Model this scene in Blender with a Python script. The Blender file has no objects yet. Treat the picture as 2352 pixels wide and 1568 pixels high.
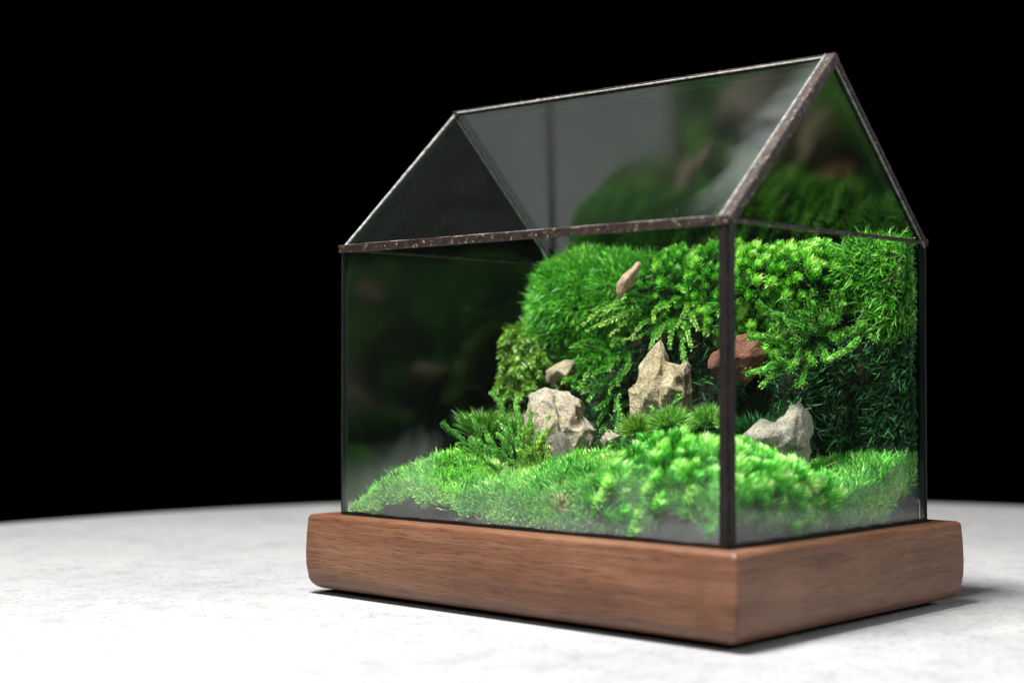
import bpy, bmesh, math, random
import numpy as np
from mathutils import Vector, Matrix, noise as mnoise

random.seed(7)
rng = np.random.default_rng(7)
S = 0.12                       # one unit (the width of the glass case) is 12 cm
scene = bpy.context.scene
C = scene.collection

# ------------------------------------------------------------------ camera, world, light
CAM = np.array([-3.30300817, -2.32374559, 0.44417021])
YAW, PITCH, ROLL = math.radians(47.2345), math.radians(0.9908), math.radians(-0.0163)
FPX = 3707.49                  # focal length in pixels of a 2352 px wide frame
fw = np.array([math.sin(YAW) * math.cos(PITCH), math.cos(YAW) * math.cos(PITCH), math.sin(PITCH)])
r0 = np.array([math.cos(YAW), -math.sin(YAW), 0.0])
u0 = np.cross(r0, fw)
rt = r0 * math.cos(ROLL) + u0 * math.sin(ROLL)
up = -r0 * math.sin(ROLL) + u0 * math.cos(ROLL)

cam_data = bpy.data.cameras.new('camera')
cam = bpy.data.objects.new('camera', cam_data)
C.objects.link(cam)
M = Matrix(((rt[0], up[0], -fw[0]), (rt[1], up[1], -fw[1]), (rt[2], up[2], -fw[2])))
cam.matrix_world = Matrix.Translation(Vector(CAM * S)) @ M.to_4x4()
cam_data.sensor_width = 36.0
cam_data.lens = FPX / 2352 * 36.0
cam_data.clip_start = 0.01
cam_data.clip_end = 20.0
cam_data.dof.use_dof = True
cam_data.dof.focus_distance = 4.78 * S
cam_data.dof.aperture_fstop = 57.0 / (0.063 * S * 1000)
cam_data.dof.aperture_blades = 0
scene.camera = cam

world = bpy.data.worlds.new('World')
scene.world = world
world.use_nodes = True
bg = world.node_tree.nodes['Background']
bg.inputs[0].default_value = (0.0, 0.0, 0.0, 1)
bg.inputs[1].default_value = 0.0


def area_light(name, loc, target, size, power, color, size_y=None):
    l = bpy.data.lights.new(name, 'AREA')
    l.energy = power
    l.color = color
    l.size = size * S
    if size_y:
        l.shape = 'RECTANGLE'
        l.size_y = size_y * S
    o = bpy.data.objects.new(name, l)
    C.objects.link(o)
    o.location = Vector(loc) * S
    d = Vector(target) - Vector(loc)
    o.rotation_euler = d.to_track_quat('-Z', 'Y').to_euler()
    return o


area_light('key_lamp', (-2.0, 0.65, 6.3), (0.5, 0.7, 0.0), 1.6, 26.5, (1.0, 0.985, 0.96))
area_light('front_lamp', (-4.6, -1.4, 2.6), (0.3, 0.5, 0.3), 1.6, 1.6, (0.97, 0.98, 1.0))
area_light('side_lamp', (2.6, -4.2, 2.2), (0.6, 0.3, 0.3), 1.4, 1.8, (0.97, 0.98, 1.0))

scene.view_settings.view_transform = 'Standard'
scene.view_settings.look = 'None'
scene.view_settings.exposure = 0.0
scene.view_settings.gamma = 1.0
scene.render.engine = 'CYCLES'
scene.cycles.max_bounces = 10
scene.cycles.diffuse_bounces = 3
scene.cycles.glossy_bounces = 5
scene.cycles.transmission_bounces = 6
scene.cycles.transparent_max_bounces = 32
scene.cycles.caustics_reflective = False
scene.cycles.caustics_refractive = False
scene.cycles.use_denoising = True
scene.cycles.sample_clamp_indirect = 6.0


def W(px, py, depth):
    """world point (in case widths) seen at that pixel at that distance"""
    return CAM + depth * (fw + rt * (px - 1176) / FPX - up * (py - 784) / FPX)


# ------------------------------------------------------------------ materials
def new_mat(name):
    m = bpy.data.materials.new(name)
    m.use_nodes = True
    nt = m.node_tree
    nt.nodes.clear()
    out = nt.nodes.new('ShaderNodeOutputMaterial')
    return m, nt, out


class G:
    """short helper around a node tree"""
    def __init__(s, nt):
        s.nt = nt

    def n(s, t, **kw):
        nd = s.nt.nodes.new(t)
        for k, v in kw.items():
            setattr(nd, k, v)
        return nd

    def l(s, a, b):
        s.nt.links.new(a, b)

    def setin(s, nd, k, v):
        if hasattr(v, 'is_output') or isinstance(v, bpy.types.NodeSocket):
            s.l(v, nd.inputs[k])
        else:
            nd.inputs[k].default_value = v

    def math(s, op, a, b=0.0, c=None, clamp=False):
        nd = s.n('ShaderNodeMath', operation=op, use_clamp=clamp)
        s.setin(nd, 0, a)
        s.setin(nd, 1, b)
        if c is not None:
            s.setin(nd, 2, c)
        return nd.outputs[0]

    def objco(s, scale=(1, 1, 1)):
        tc = s.n('ShaderNodeTexCoord')
        mp = s.n('ShaderNodeMapping')
        mp.inputs['Scale'].default_value = tuple(v / S for v in scale)
        s.l(tc.outputs['Object'], mp.inputs['Vector'])
        return mp.outputs[0]

    def noise(s, vec, scale, detail=3.0, rough=0.5, dist=0.0):
        nd = s.n('ShaderNodeTexNoise')
        s.l(vec, nd.inputs['Vector'])
        nd.inputs['Scale'].default_value = scale
        nd.inputs['Detail'].default_value = detail
        nd.inputs['Roughness'].default_value = rough
        nd.inputs['Distortion'].default_value = dist
        return nd.outputs[0]

    def ramp(s, fac, stops, mode='LINEAR'):
        nd = s.n('ShaderNodeValToRGB')
        nd.color_ramp.interpolation = mode
        el = nd.color_ramp.elements
        while len(el) > 1:
            el.remove(el[-1])
        el[0].position = stops[0][0]
        el[0].color = col(stops[0][1])
        for p, c in stops[1:]:
            e = el.new(p)
            e.color = col(c)
        s.l(fac, nd.inputs[0])
        return nd.outputs[0]

    def mixc(s, fac, a, b, mode='MIX'):
        nd = s.n('ShaderNodeMix', data_type='RGBA', blend_type=mode)
        s.setin(nd, 0, fac)
        s.setin(nd, 6, col(a) if isinstance(a, tuple) else a)
        s.setin(nd, 7, col(b) if isinstance(b, tuple) else b)
        return nd.outputs[2]

    def bump(s, h, strength, dist):
        nd = s.n('ShaderNodeBump')
        nd.inputs['Strength'].default_value = strength
        nd.inputs['Distance'].default_value = dist * S
        s.l(h, nd.inputs['Height'])
        return nd.outputs[0]


def col(c):
    if isinstance(c, (int, float)):
        return (c, c, c, 1)
    return tuple(c) + (1,) if len(c) == 3 else tuple(c)


def moss_mat(name, stops, trans=0.24, rough=0.42, spec=0.5):
    m, nt, out = new_mat(name)
    g = G(nt)
    at = g.n('ShaderNodeAttribute', attribute_name='tint')
    big = g.noise(g.objco(), 7.0, 2.0)
    f = g.math('ADD', at.outputs['Fac'], g.math('MULTIPLY', g.math('SUBTRACT', big, 0.5), 0.7), clamp=True)
    c = g.ramp(f, stops)
    p = g.n('ShaderNodeBsdfPrincipled')
    g.l(c, p.inputs['Base Color'])
    p.inputs['Roughness'].default_value = rough
    p.inputs['Specular IOR Level'].default_value = spec
    t = g.n('ShaderNodeBsdfTranslucent')
    g.l(g.mixc(1.0, c, (1.0, 1.25, 0.6), 'MULTIPLY'), t.inputs['Color'])
    mx = g.n('ShaderNodeMixShader')
    mx.inputs[0].default_value = trans
    g.l(p.outputs[0], mx.inputs[1])
    g.l(t.outputs[0], mx.inputs[2])
    g.l(mx.outputs[0], out.inputs[0])
    return m


MOSS = {
    'bright': moss_mat('moss_bright', [(0, (.07, .055, .02)), (.07, (0.012, 0.107, 0.009)), (.45, (0.063, 0.337, 0.023)), (.8, (0.202, 0.624, 0.059)), (1, (0.559, 0.899, 0.187))]),
    'lime': moss_mat('moss_lime', [(0, (0.085, 0.067, 0.024)), (.07, (0.048, 0.238, 0.023)), (.4, (0.206, 0.666, 0.063)), (.8, (0.444, 0.950, 0.143)), (1, (0.950, 0.950, 0.476))]),
    'floor': moss_mat('moss_floor', [(0, (0.060, 0.099, 0.023)), (.12, (0.030, 0.188, 0.023)), (.4, (0.120, 0.508, 0.063)), (.8, (0.299, 0.817, 0.149)), (1, (0.867, 0.912, 0.368))]),
    'tuft': moss_mat('moss_tuft', [(0, (.07, .055, .02)), (.07, (0.019, 0.150, 0.009)), (.4, (0.088, 0.424, 0.023)), (.75, (0.279, 0.724, 0.070)), (1, (0.634, 0.912, 0.257))]),
    'mound': moss_mat('moss_mound', [(0, (0.084, 0.066, 0.024)), (.07, (0.022, 0.115, 0.013)), (.4, (0.068, 0.438, 0.038)), (.75, (0.213, 0.760, 0.097)), (1, (0.618, 0.912, 0.324))]),
    'feather': moss_mat('moss_feather', [(0, (.07, .055, .02)), (.07, (0.017, 0.112, 0.016)), (.45, (0.075, 0.312, 0.039)), (.8, (0.203, 0.524, 0.078)), (1, (0.507, 0.649, 0.156))]),
    'olive': moss_mat('moss_olive', [(0, (.045, .05, .008)), (.45, (.075, .17, .018)), (.8, (.18, .38, .04)), (1, (.42, .60, .14))]),
    'dark': moss_mat('moss_shade_dark', [(0, (.004, .022, .010)), (.45, (.010, .075, .020)), (.8, (.026, .16, .035)), (1, (.12, .36, .10))], rough=.6, spec=.3),  # dark green moss, lowered further so the colour carries the wall's shade
    'needle': moss_mat('moss_needle', [(0, (.03, .035, .008)), (.35, (.05, .16, .02)), (.75, (.15, .42, .05)), (1, (.48, .72, .24))]),
    'sprig': moss_mat('moss_sprig', [(0, (0.017, 0.085, 0.010)), (.4, (0.060, 0.281, 0.025)), (.75, (0.170, 0.493, 0.060)), (1, (0.408, 0.680, 0.170))], rough=.3, spec=.6),
    'sprig_yellow': moss_mat('moss_sprig_yellow', [(0, (0.078, 0.156, 0.013)), (.45, (0.208, 0.390, 0.039)), (.8, (0.390, 0.624, 0.078)), (1, (0.650, 0.806, 0.195))], rough=.25, spec=.8),
    'straw': moss_mat('dry_straw', [(0, (0.130, 0.091, 0.026)), (.5, (0.390, 0.312, 0.104)), (1, (0.910, 0.910, 0.494))], trans=.2),
}


def simple_noise_mat(name, a, b, scale, rough=0.9, bump=0.3, bdist=0.01, spec=0.2):
    m, nt, out = new_mat(name)
    g = G(nt)
    v = g.objco()
    n1 = g.noise(v, scale, 5.0, 0.65)
    n2 = g.noise(v, scale * 6, 4.0, 0.6)
    f = g.math('ADD', g.math('MULTIPLY', n1, 0.6), g.math('MULTIPLY', n2, 0.4))
    p = g.n('ShaderNodeBsdfPrincipled')
    g.l(g.ramp(f, [(0.3, a), (0.7, b)]), p.inputs['Base Color'])
    p.inputs['Roughness'].default_value = rough
    p.inputs['Specular IOR Level'].default_value = spec
    g.l(g.bump(f, bump, bdist), p.inputs['Normal'])
    g.l(p.outputs[0], out.inputs[0])
    return m


M_SOIL = simple_noise_mat('peat_soil', (.018, .014, .012), (.10, .085, .075), 9.0, bump=1.0, bdist=.03)
M_BACK = simple_noise_mat('coir_backing', (.006, .010, .005), (.020, .022, .010), 12.0, bump=1.0, bdist=.03)


def rock_mat(name, cols, scale=4.0, warm=(.42, .30, .16)):
    m, nt, out = new_mat(name)
    g = G(nt)
    v = g.objco()
    n1 = g.noise(v, scale, 6.0, 0.6, 0.6)
    n2 = g.noise(v, scale * 7, 5.0, 0.7)
    n3 = g.noise(v, scale * 28, 3.0, 0.7)
    n4 = g.noise(v, scale * 2.1, 4.0, 0.7, 1.2)
    f = g.math('ADD', g.math('MULTIPLY', n1, 0.55), g.math('MULTIPLY', n2, 0.45))
    c = g.ramp(f, [(.30, cols[0]), (.48, cols[1]), (.62, cols[2]), (.75, cols[3])])
    c = g.mixc(g.ramp(n4, [(.50, 0.0), (.66, 0.75)]), c, warm)
    pits = g.ramp(n3, [(.34, (.35, .32, .30)), (.46, (1., 1., 1.))])
    c = g.mixc(0.8, c, pits, 'MULTIPLY')
    p = g.n('ShaderNodeBsdfPrincipled')
    g.l(c, p.inputs['Base Color'])
    p.inputs['Roughness'].default_value = 0.85
    p.inputs['Specular IOR Level'].default_value = 0.25
    h = g.math('ADD', g.math('MULTIPLY', n2, 1.0), g.math('MULTIPLY', n3, 0.5))
    g.l(g.bump(h, 0.9, 0.016), p.inputs['Normal'])
    g.l(p.outputs[0], out.inputs[0])
    return m


M_ROCK_TAN = rock_mat('tan_limestone', [(.16, .12, .075), (.38, .31, .20), (.56, .48, .34), (.68, .61, .47)], 5)
M_ROCK_GREY = rock_mat('grey_limestone', [(.15, .13, .11), (.34, .31, .265), (.50, .46, .40), (.70, .67, .61)], 5, (.34, .27, .17))
M_ROCK_MIX = rock_mat('pale_limestone', [(.16, .12, .10), (.38, .32, .25), (.55, .48, .39), (.70, .63, .54)], 5, (.46, .33, .18))
M_ROCK_DARK = rock_mat('slate_limestone', [(.09, .08, .065), (.19, .168, .135), (.29, .26, .22), (.42, .38, .33)], 6, (.28, .22, .14))
M_ROCK_RED = rock_mat('red_sandstone', [(.08, .032, .022), (.19, .08, .05), (.30, .14, .09), (.48, .28, .2)], 5, (.26, .12, .07))
M_CHIP = rock_mat('bark_chip', [(.20, .12, .08), (.42, .28, .20), (.58, .42, .32), (.7, .56, .45)], 6, (.45, .22, .10))


def wood_mat():
    m, nt, out = new_mat('walnut_wood')
    g = G(nt)
    uv = g.n('ShaderNodeUVMap', uv_map='UVMap')

    def mp(sx, sy, ox=0.0):
        n_ = g.n('ShaderNodeMapping')
        n_.inputs['Scale'].default_value = (sx, sy, 1)
        n_.inputs['Location'].default_value = (ox, ox * 1.7, 0)
        g.l(uv.outputs[0], n_.inputs[0])
        return n_.outputs[0]
    warp = g.noise(mp(1.6, 3.0), 1.0, 2.0)
    sep = g.n('ShaderNodeSeparateXYZ')
    g.l(uv.outputs[0], sep.inputs[0])
    vv = g.math('ADD', sep.outputs[1], g.math('MULTIPLY', warp, 0.06))
    cmb = g.n('ShaderNodeCombineXYZ')
    g.l(sep.outputs[0], cmb.inputs[0])
    g.l(vv, cmb.inputs[1])

    def st(sx, sy):
        n_ = g.n('ShaderNodeMapping')
        n_.inputs['Scale'].default_value = (sx, sy, 1)
        g.l(cmb.outputs[0], n_.inputs[0])
        return n_.outputs[0]
    bands = g.noise(st(1.1, 16), 1.0, 4.0, 0.6)
    streak = g.noise(st(2.6, 80), 1.0, 4.0, 0.65)
    pores = g.noise(st(13, 290), 1.0, 2.0, 0.55)
    fleck = g.noise(st(70, 320), 1.0, 2.0, 0.6)
    mott = g.noise(mp(3.0, 6.0, 3.0), 1.0, 3.0, 0.55, 0.6)
    f = g.math('ADD', g.math('MULTIPLY', bands, 0.45), g.math('ADD', g.math('MULTIPLY', streak, 0.35), g.math('MULTIPLY', mott, 0.25)))
    c = g.ramp(f, [(.34, (.072, .027, .012)), (.48, (.115, .047, .022)), (.60, (.165, .076, .038)), (.74, (.23, .122, .070))])
    pm = g.ramp(pores, [(.36, (.52, .43, .38)), (.46, (1., 1., 1.))])
    c = g.mixc(0.95, c, pm, 'MULTIPLY')
    c = g.mixc(0.30, c, g.ramp(fleck, [(.35, (.6, .5, .45)), (.6, (1.1, 1.1, 1.1))]), 'MULTIPLY')
    p = g.n('ShaderNodeBsdfPrincipled')
    g.l(c, p.inputs['Base Color'])
    rgh = g.math('ADD', 0.30, g.math('MULTIPLY', streak, 0.25))
    g.l(rgh, p.inputs['Roughness'])
    p.inputs['Specular IOR Level'].default_value = 0.5
    h = g.math('ADD', g.math('MULTIPLY', pores, 1.0), g.math('MULTIPLY', streak, 0.6))
    g.l(g.bump(h, 0.5, 0.003), p.inputs['Normal'])
    g.l(p.outputs[0], out.inputs[0])
    return m


def table_mat():
    m, nt, out = new_mat('white_plaster')
    g = G(nt)
    v = g.objco()
    n1 = g.noise(v, 1.1, 5.0, 0.6, 0.4)
    n2 = g.noise(v, 9.0, 5.0, 0.7)
    n3 = g.noise(v, 55.0, 3.0, 0.65)
    wv = g.n('ShaderNodeTexNoise')
    g.l(v, wv.inputs['Vector'])
    wv.inputs['Scale'].default_value = 3.0
    wv.inputs['Detail'].default_value = 5.0
    sc = g.n('ShaderNodeVectorMath', operation='MULTIPLY_ADD')
    g.l(wv.outputs['Color'], sc.inputs[0])
    sc.inputs[1].default_value = (.35, .35, .35)
    g.l(v, sc.inputs[2])
    vo = g.n('ShaderNodeTexVoronoi', feature='DISTANCE_TO_EDGE')
    g.l(sc.outputs[0], vo.inputs['Vector'])
    vo.inputs['Scale'].default_value = 1.15
    crack = g.ramp(vo.outputs['Distance'], [(0.0, 1.0), (0.008, 0.6), (0.020, 0.0)])
    cmask = g.ramp(g.noise(v, 1.7, 2.0), [(.47, 0.0), (.60, 1.0)])
    crack = g.math('MULTIPLY', crack, cmask)
    c = g.ramp(n1, [(.34, (.235, .237, .242)), (.47, (.265, .266, .268)), (.62, (.290, .290, .289))])
    c = g.mixc(0.7, c, g.ramp(n2, [(.36, (.78, .78, .79)), (.52, (1., 1., 1.))]), 'MULTIPLY')
    c = g.mixc(0.85, c, g.ramp(n3, [(.32, (.35, .35, .36)), (.42, (1., 1., 1.))]), 'MULTIPLY')
    c = g.mixc(g.math('MULTIPLY', crack, 0.42), c, (.22, .22, .23))
    p = g.n('ShaderNodeBsdfPrincipled')
    g.l(c, p.inputs['Base Color'])
    p.inputs['Roughness'].default_value = 0.8
    p.inputs['Specular IOR Level'].default_value = 0.2
    h = g.math('SUBTRACT', g.math('ADD', n2, g.math('MULTIPLY', n3, 0.6)), g.math('MULTIPLY', crack, 1.5))
    g.l(g.bump(h, 0.5, 0.008), p.inputs['Normal'])
    g.l(p.outputs[0], out.inputs[0])
    return m


def came_mat():
    m, nt, out = new_mat('dark_patina_solder')
    g = G(nt)
    v = g.objco()
    n1 = g.noise(v, 22.0, 4.0, 0.6)
    n2 = g.noise(v, 90.0, 3.0, 0.75)
    c = g.ramp(n1, [(.35, (.007, .004, .0035)), (.60, (.020, .011, .008)), (.75, (.05, .028, .018))])
    c = g.mixc(g.ramp(n2, [(.59, 0.0), (.68, 0.7)]), c, (.34, .28, .22))
    p = g.n('ShaderNodeBsdfPrincipled')
    g.l(c, p.inputs['Base Color'])
    p.inputs['Metallic'].default_value = 0.0
    p.inputs['Specular IOR Level'].default_value = 0.35
    g.l(g.ramp(n2, [(.4, .55), (.7, .25)]), p.inputs['Roughness'])
    g.l(g.bump(g.math('ADD', n1, g.math('MULTIPLY', n2, 0.6)), 0.6, 0.006), p.inputs['Normal'])
    g.l(p.outputs[0], out.inputs[0])
    return m


def foil_mat():
    m, nt, out = new_mat('dark_foil')
    g = G(nt)
    v = g.objco()
    n1 = g.noise(v, 30.0, 4.0, 0.6)
    p = g.n('ShaderNodeBsdfPrincipled')
    g.l(g.ramp(n1, [(.35, (.003, .002, .002)), (.65, (.009, .006, .005)), (.78, (.025, .018, .014))]), p.inputs['Base Color'])
    p.inputs['Roughness'].default_value = 0.5
    p.inputs['Specular IOR Level'].default_value = 0.3
    g.l(g.bump(n1, 0.5, 0.005), p.inputs['Normal'])
    g.l(p.outputs[0], out.inputs[0])
    return m


def glint_came_mat():
    m, nt, out = new_mat('glint_solder')
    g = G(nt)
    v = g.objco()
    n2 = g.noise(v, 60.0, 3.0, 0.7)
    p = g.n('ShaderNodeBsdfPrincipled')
    g.l(g.ramp(n2, [(.35, (.09, .085, .08)), (.65, (.34, .33, .32))]), p.inputs['Base Color'])  # pale colour stands in for light catching the solder seams
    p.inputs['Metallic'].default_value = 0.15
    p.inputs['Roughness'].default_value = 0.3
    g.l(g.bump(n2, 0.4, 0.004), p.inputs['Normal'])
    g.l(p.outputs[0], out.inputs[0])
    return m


def glass_mat(name='clear_glass', f0=0.032, gloss=0.0, haze=0.0, dust=0.02, tint=(.965, .985, .975), haze_top=0.25, axis=2):
    m, nt, out = new_mat(name)
    g = G(nt)
    geo = g.n('ShaderNodeNewGeometry')
    dot = g.n('ShaderNodeVectorMath', operation='DOT_PRODUCT')
    g.l(geo.outputs['Incoming'], dot.inputs[0])
    g.l(geo.outputs['Normal'], dot.inputs[1])
    ca = g.math('ABSOLUTE', dot.outputs['Value'])
    k = g.math('POWER', g.math('SUBTRACT', 1.0, ca, clamp=True), 5.0)
    fr = g.math('ADD', f0, g.math('MULTIPLY', k, 0.955))
    tr = g.n('ShaderNodeBsdfTransparent')
    tr.inputs[0].default_value = col(tint)
    gl = g.n('ShaderNodeBsdfGlossy')
    gl.inputs['Roughness'].default_value = gloss
    gl.inputs['Color'].default_value = (1, 1, 1, 1)
    mx = g.n('ShaderNodeMixShader')
    g.l(fr, mx.inputs[0])
    g.l(tr.outputs[0], mx.inputs[1])
    g.l(gl.outputs[0], mx.inputs[2])
    # dust specks and condensation bloom; on the roof the haze paints a reflection
    v = g.objco()
    sp = g.noise(v, 130.0, 2.0, 0.8)
    specks = g.ramp(sp, [(.73, 0.0), (.78, 0.45)])
    film = g.math('MULTIPLY', g.noise(v, 3.0, 4.0, 0.6, 1.5), dust)
    fac = g.math('ADD', g.math('MULTIPLY', specks, 0.6), film)
    if haze > 0:
        sep = g.n('ShaderNodeSeparateXYZ')
        g.l(v, sep.inputs[0])
        wob = g.noise(v, 2.6, 4.0, 0.6, 0.8)
        z = g.math('ADD', sep.outputs[axis], g.math('MULTIPLY', g.math('SUBTRACT', wob, 0.5), 0.42))
        low = g.n('ShaderNodeMapRange', interpolation_type='SMOOTHSTEP')
        g.l(g.math('ADD', z, 0.40 if axis == 2 else 0.7249), low.inputs[0])
        low.inputs[1].default_value = 0.0
        low.inputs[2].default_value = haze_top
        low.inputs[3].default_value = 1.0
        low.inputs[4].default_value = 0.0
        fac = g.math('ADD', fac, g.math('MULTIPLY', low.outputs[0], haze), clamp=True)
    df = g.n('ShaderNodeBsdfDiffuse')
    df.inputs[0].default_value = (.62, .66, .66, 1)
    tl = g.n('ShaderNodeBsdfTranslucent')
    tl.inputs[0].default_value = (.62, .66, .66, 1)
    md = g.n('ShaderNodeMixShader')
    md.inputs[0].default_value = 0.5
    g.l(df.outputs[0], md.inputs[1])
    g.l(tl.outputs[0], md.inputs[2])
    fin = g.n('ShaderNodeMixShader')
    g.l(fac, fin.inputs[0])
    g.l(mx.outputs[0], fin.inputs[1])
    g.l(md.outputs[0], fin.inputs[2])
    g.l(fin.outputs[0], out.inputs[0])
    return m


def glass_edge_mat():
    m, nt, out = new_mat('glass_edge')
    g = G(nt)
    p = g.n('ShaderNodeBsdfPrincipled')
    p.inputs['Base Color'].default_value = (.010, .016, .014, 1)
    p.inputs['Roughness'].default_value = 0.15
    p.inputs['Specular IOR Level'].default_value = 0.3
    g.l(p.outputs[0], out.inputs[0])
    return m


def drop_mat():
    m, nt, out = new_mat('water_drop')
    g = G(nt)
    p = g.n('ShaderNodeBsdfPrincipled')
    p.inputs['Base Color'].default_value = (.50, .85, .30, 1)
    p.inputs['Roughness'].default_value = 0.03
    p.inputs['Transmission Weight'].default_value = 0.6
    p.inputs['Specular IOR Level'].default_value = 1.0
    p.inputs['IOR'].default_value = 1.33
    g.l(p.outputs[0], out.inputs[0])
    return m


M_FOIL = foil_mat()
M_WOOD, M_TABLE, M_CAME, M_GLINT = wood_mat(), table_mat(), came_mat(), glint_came_mat()
M_GLASS_FOG = glass_mat('misted_glass', haze=0.12, dust=0.004, haze_top=0.24)
M_GLASS_ROOF = glass_mat('roof_glass', haze=0.06, dust=0.007, haze_top=0.16, axis=1)  # haze strip by the front gable and extra film paint pale reflections
M_GLASS = glass_mat('clear_glass', haze=0.0, dust=0.002)
M_GLASS_END = glass_mat('smeared_glass', f0=0.024, gloss=0.14, haze=0.0, dust=0.002)
M_GLASS_FAR = glass_mat('reflective_glass', f0=0.060, gloss=0.12, haze=0.0, dust=0.002)
M_EDGE, M_DROP = glass_edge_mat(), drop_mat()


# ------------------------------------------------------------------ mesh helpers
def link(name, me, mats, parent=None, loc=None):
    o = bpy.data.objects.new(name, me)
    for m in (mats if isinstance(mats, (list, tuple)) else [mats]):
        me.materials.append(m)
    C.objects.link(o)
    if parent is not None:
        o.parent = parent
    if loc is not None:
        o.location = Vector([float(v) for v in loc]) * S
    return o


def tag(o, label=None, cat=None, group=None, kind=None):
    if label:
        o['label'] = label
    if cat:
        o['category'] = cat
    if group:
        o['group'] = group
    if kind:
        o['kind'] = kind
    return o


def empty(name, loc, label, cat, group=None):
    o = bpy.data.objects.new(name, None)
    o.empty_display_size = 0.01
    C.objects.link(o)
    o.location = Vector([float(v) for v in loc]) * S
    return tag(o, label, cat, group)


def np_mesh(name, V, faces_by_size, tint=None, smooth=False):
    """faces_by_size: list of (n,k) int arrays"""
    me = bpy.data.meshes.new(name)
    V = np.asarray(V, dtype=np.float32) * S
    me.vertices.add(len(V))
    me.vertices.foreach_set('co', V.ravel())
    loops = np.concatenate([f.ravel() for f in faces_by_size]).astype(np.int32)
    sizes = np.concatenate([np.full(len(f), f.shape[1]) for f in faces_by_size]).astype(np.int32)
    starts = np.concatenate([[0], np.cumsum(sizes)[:-1]]).astype(np.int32)
    me.loops.add(len(loops))
    me.loops.foreach_set('vertex_index', loops)
    me.polygons.add(len(sizes))
    me.polygons.foreach_set('loop_start', starts)
    if smooth:
        me.polygons.foreach_set('use_smooth', np.ones(len(sizes), dtype=bool))
    me.update(calc_edges=True)
    if tint is not None:
        a = me.attributes.new('tint', 'FLOAT', 'POINT')
        a.data.foreach_set('value', np.asarray(tint, dtype=np.float32))
    return me


def unit(v):
    return v / (np.linalg.norm(v, axis=-1, keepdims=True) + 1e-12)


class Leaves:
    """collects curved pointed leaves; every leaf is a bent, slightly folded tapering strip"""
    def __init__(s):
        s.V, s.F3, s.F4, s.T, s.n = [], [], [], [], 0

    def add(s, P, D, L, Wd, curl=None, tint=None):
        """P base points, D unit directions, L lengths, Wd widths, curl vectors added over the length"""
        n = len(P)
        if n == 0:
            return
        L = np.broadcast_to(L, (n,))[:, None]
        Wd = np.broadcast_to(Wd, (n,))[:, None]
        if curl is None:
            curl = np.zeros((n, 3))
        rnd = rng.normal(size=(n, 3))
        side = unit(np.cross(D, rnd))
        a, b, c = P, P + D * L * .38 + curl * L * .12, P + D * L * .72 + curl * L * .5
        t = P + D * L * .95 + curl * L * 1.0
        w = side * Wd * .5
        vv = np.stack([a - w * .5, a + w * .5, b - w, b + w, c - w * .75, c + w * .75, t], 1)
        base = s.n + np.arange(n)[:, None] * 7
        s.V.append(vv.reshape(-1, 3))
        s.F4.append((base[:, :, None] + np.array([[0, 1, 3, 2], [2, 3, 5, 4]])[None]).reshape(-1, 4))
        s.F3.append((base + np.array([[4, 5, 6]])).reshape(-1, 3))
        tint = rng.random(n) if tint is None else tint
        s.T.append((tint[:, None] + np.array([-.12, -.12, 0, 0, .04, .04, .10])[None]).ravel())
        s.n += 7 * n

    def add_tube(s, pts, rad, tint=.2, k=5):
        pts = np.asarray(pts, float)
        m = len(pts)
        tan = unit(np.gradient(pts, axis=0))
        n1 = unit(np.cross(tan, np.array([.3, .5, .81])))
        n2 = np.cross(tan, n1)
        rad = np.broadcast_to(rad, (m,))[:, None, None]
        an = np.linspace(0, 2 * math.pi, k, endpoint=False)
        ring = pts[:, None] + rad * (np.cos(an)[None, :, None] * n1[:, None] + np.sin(an)[None, :, None] * n2[:, None])
        idx = s.n + np.arange(m * k).reshape(m, k)
        f = np.stack([idx[:-1], np.roll(idx[:-1], -1, 1), np.roll(idx[1:], -1, 1), idx[1:]], -1).reshape(-1, 4)
        s.V.append(ring.reshape(-1, 3))
        s.F4.append(f)
        s.T.append(np.full(m * k, tint))
        s.n += m * k

    def mesh(s, name, origin):
        V = np.concatenate(s.V) - np.asarray(origin)[None]
        fs = [np.concatenate(s.F4)] + ([np.concatenate(s.F3)] if s.F3 else [])
        return np_mesh(name, V, fs, np.clip(np.concatenate(s.T), 0, 1))

    def origin(s):
        V = np.concatenate(s.V)
        return np.array([V[:, 0].mean(), V[:, 1].mean(), V[:, 2].min()])

    def clamp(s, lo=.018):
        """keep every leaf inside the glass walls"""
        for V in s.V:
            V[:, 0] = np.clip(V[:, 0], lo, 1 - lo)
            V[:, 1] = np.clip(V[:, 1], lo, 1.45 - lo)
            V[:, 2] = np.maximum(V[:, 2], .002)


_GN = rng.normal(size=(6, 3)) * 9
_GP = rng.random((6, 3)) * 6.28


def smooth_noise(P, f=1.0, seed=0):
    """cheap smooth vector-field noise in -1..1"""
    P = np.asarray(P) * f
    out = 0
    for i in range(6):
        k = np.roll(_GN[i], seed) * (0.5 + .25 * ((i + seed) % 3))
        out = out + np.sin(P @ k + _GP[i, (seed + i) % 3] + seed * 1.7 * (i + 1))
    return out / 6 * 1.6


def tube_curve(p0, p1, sag=(0, 0, 0), n=10, wob=.0):
    t = np.linspace(0, 1, n)[:, None]
    p0, p1 = np.asarray(p0, float), np.asarray(p1, float)
    c = p0 + (p1 - p0) * t + np.asarray(sag, float) * (4 * t * (1 - t))
    if wob:
        c = c + wob * np.sin(t * 7 + rng.random(3) * 6) * rng.normal(size=3) * t
    return c


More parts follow.
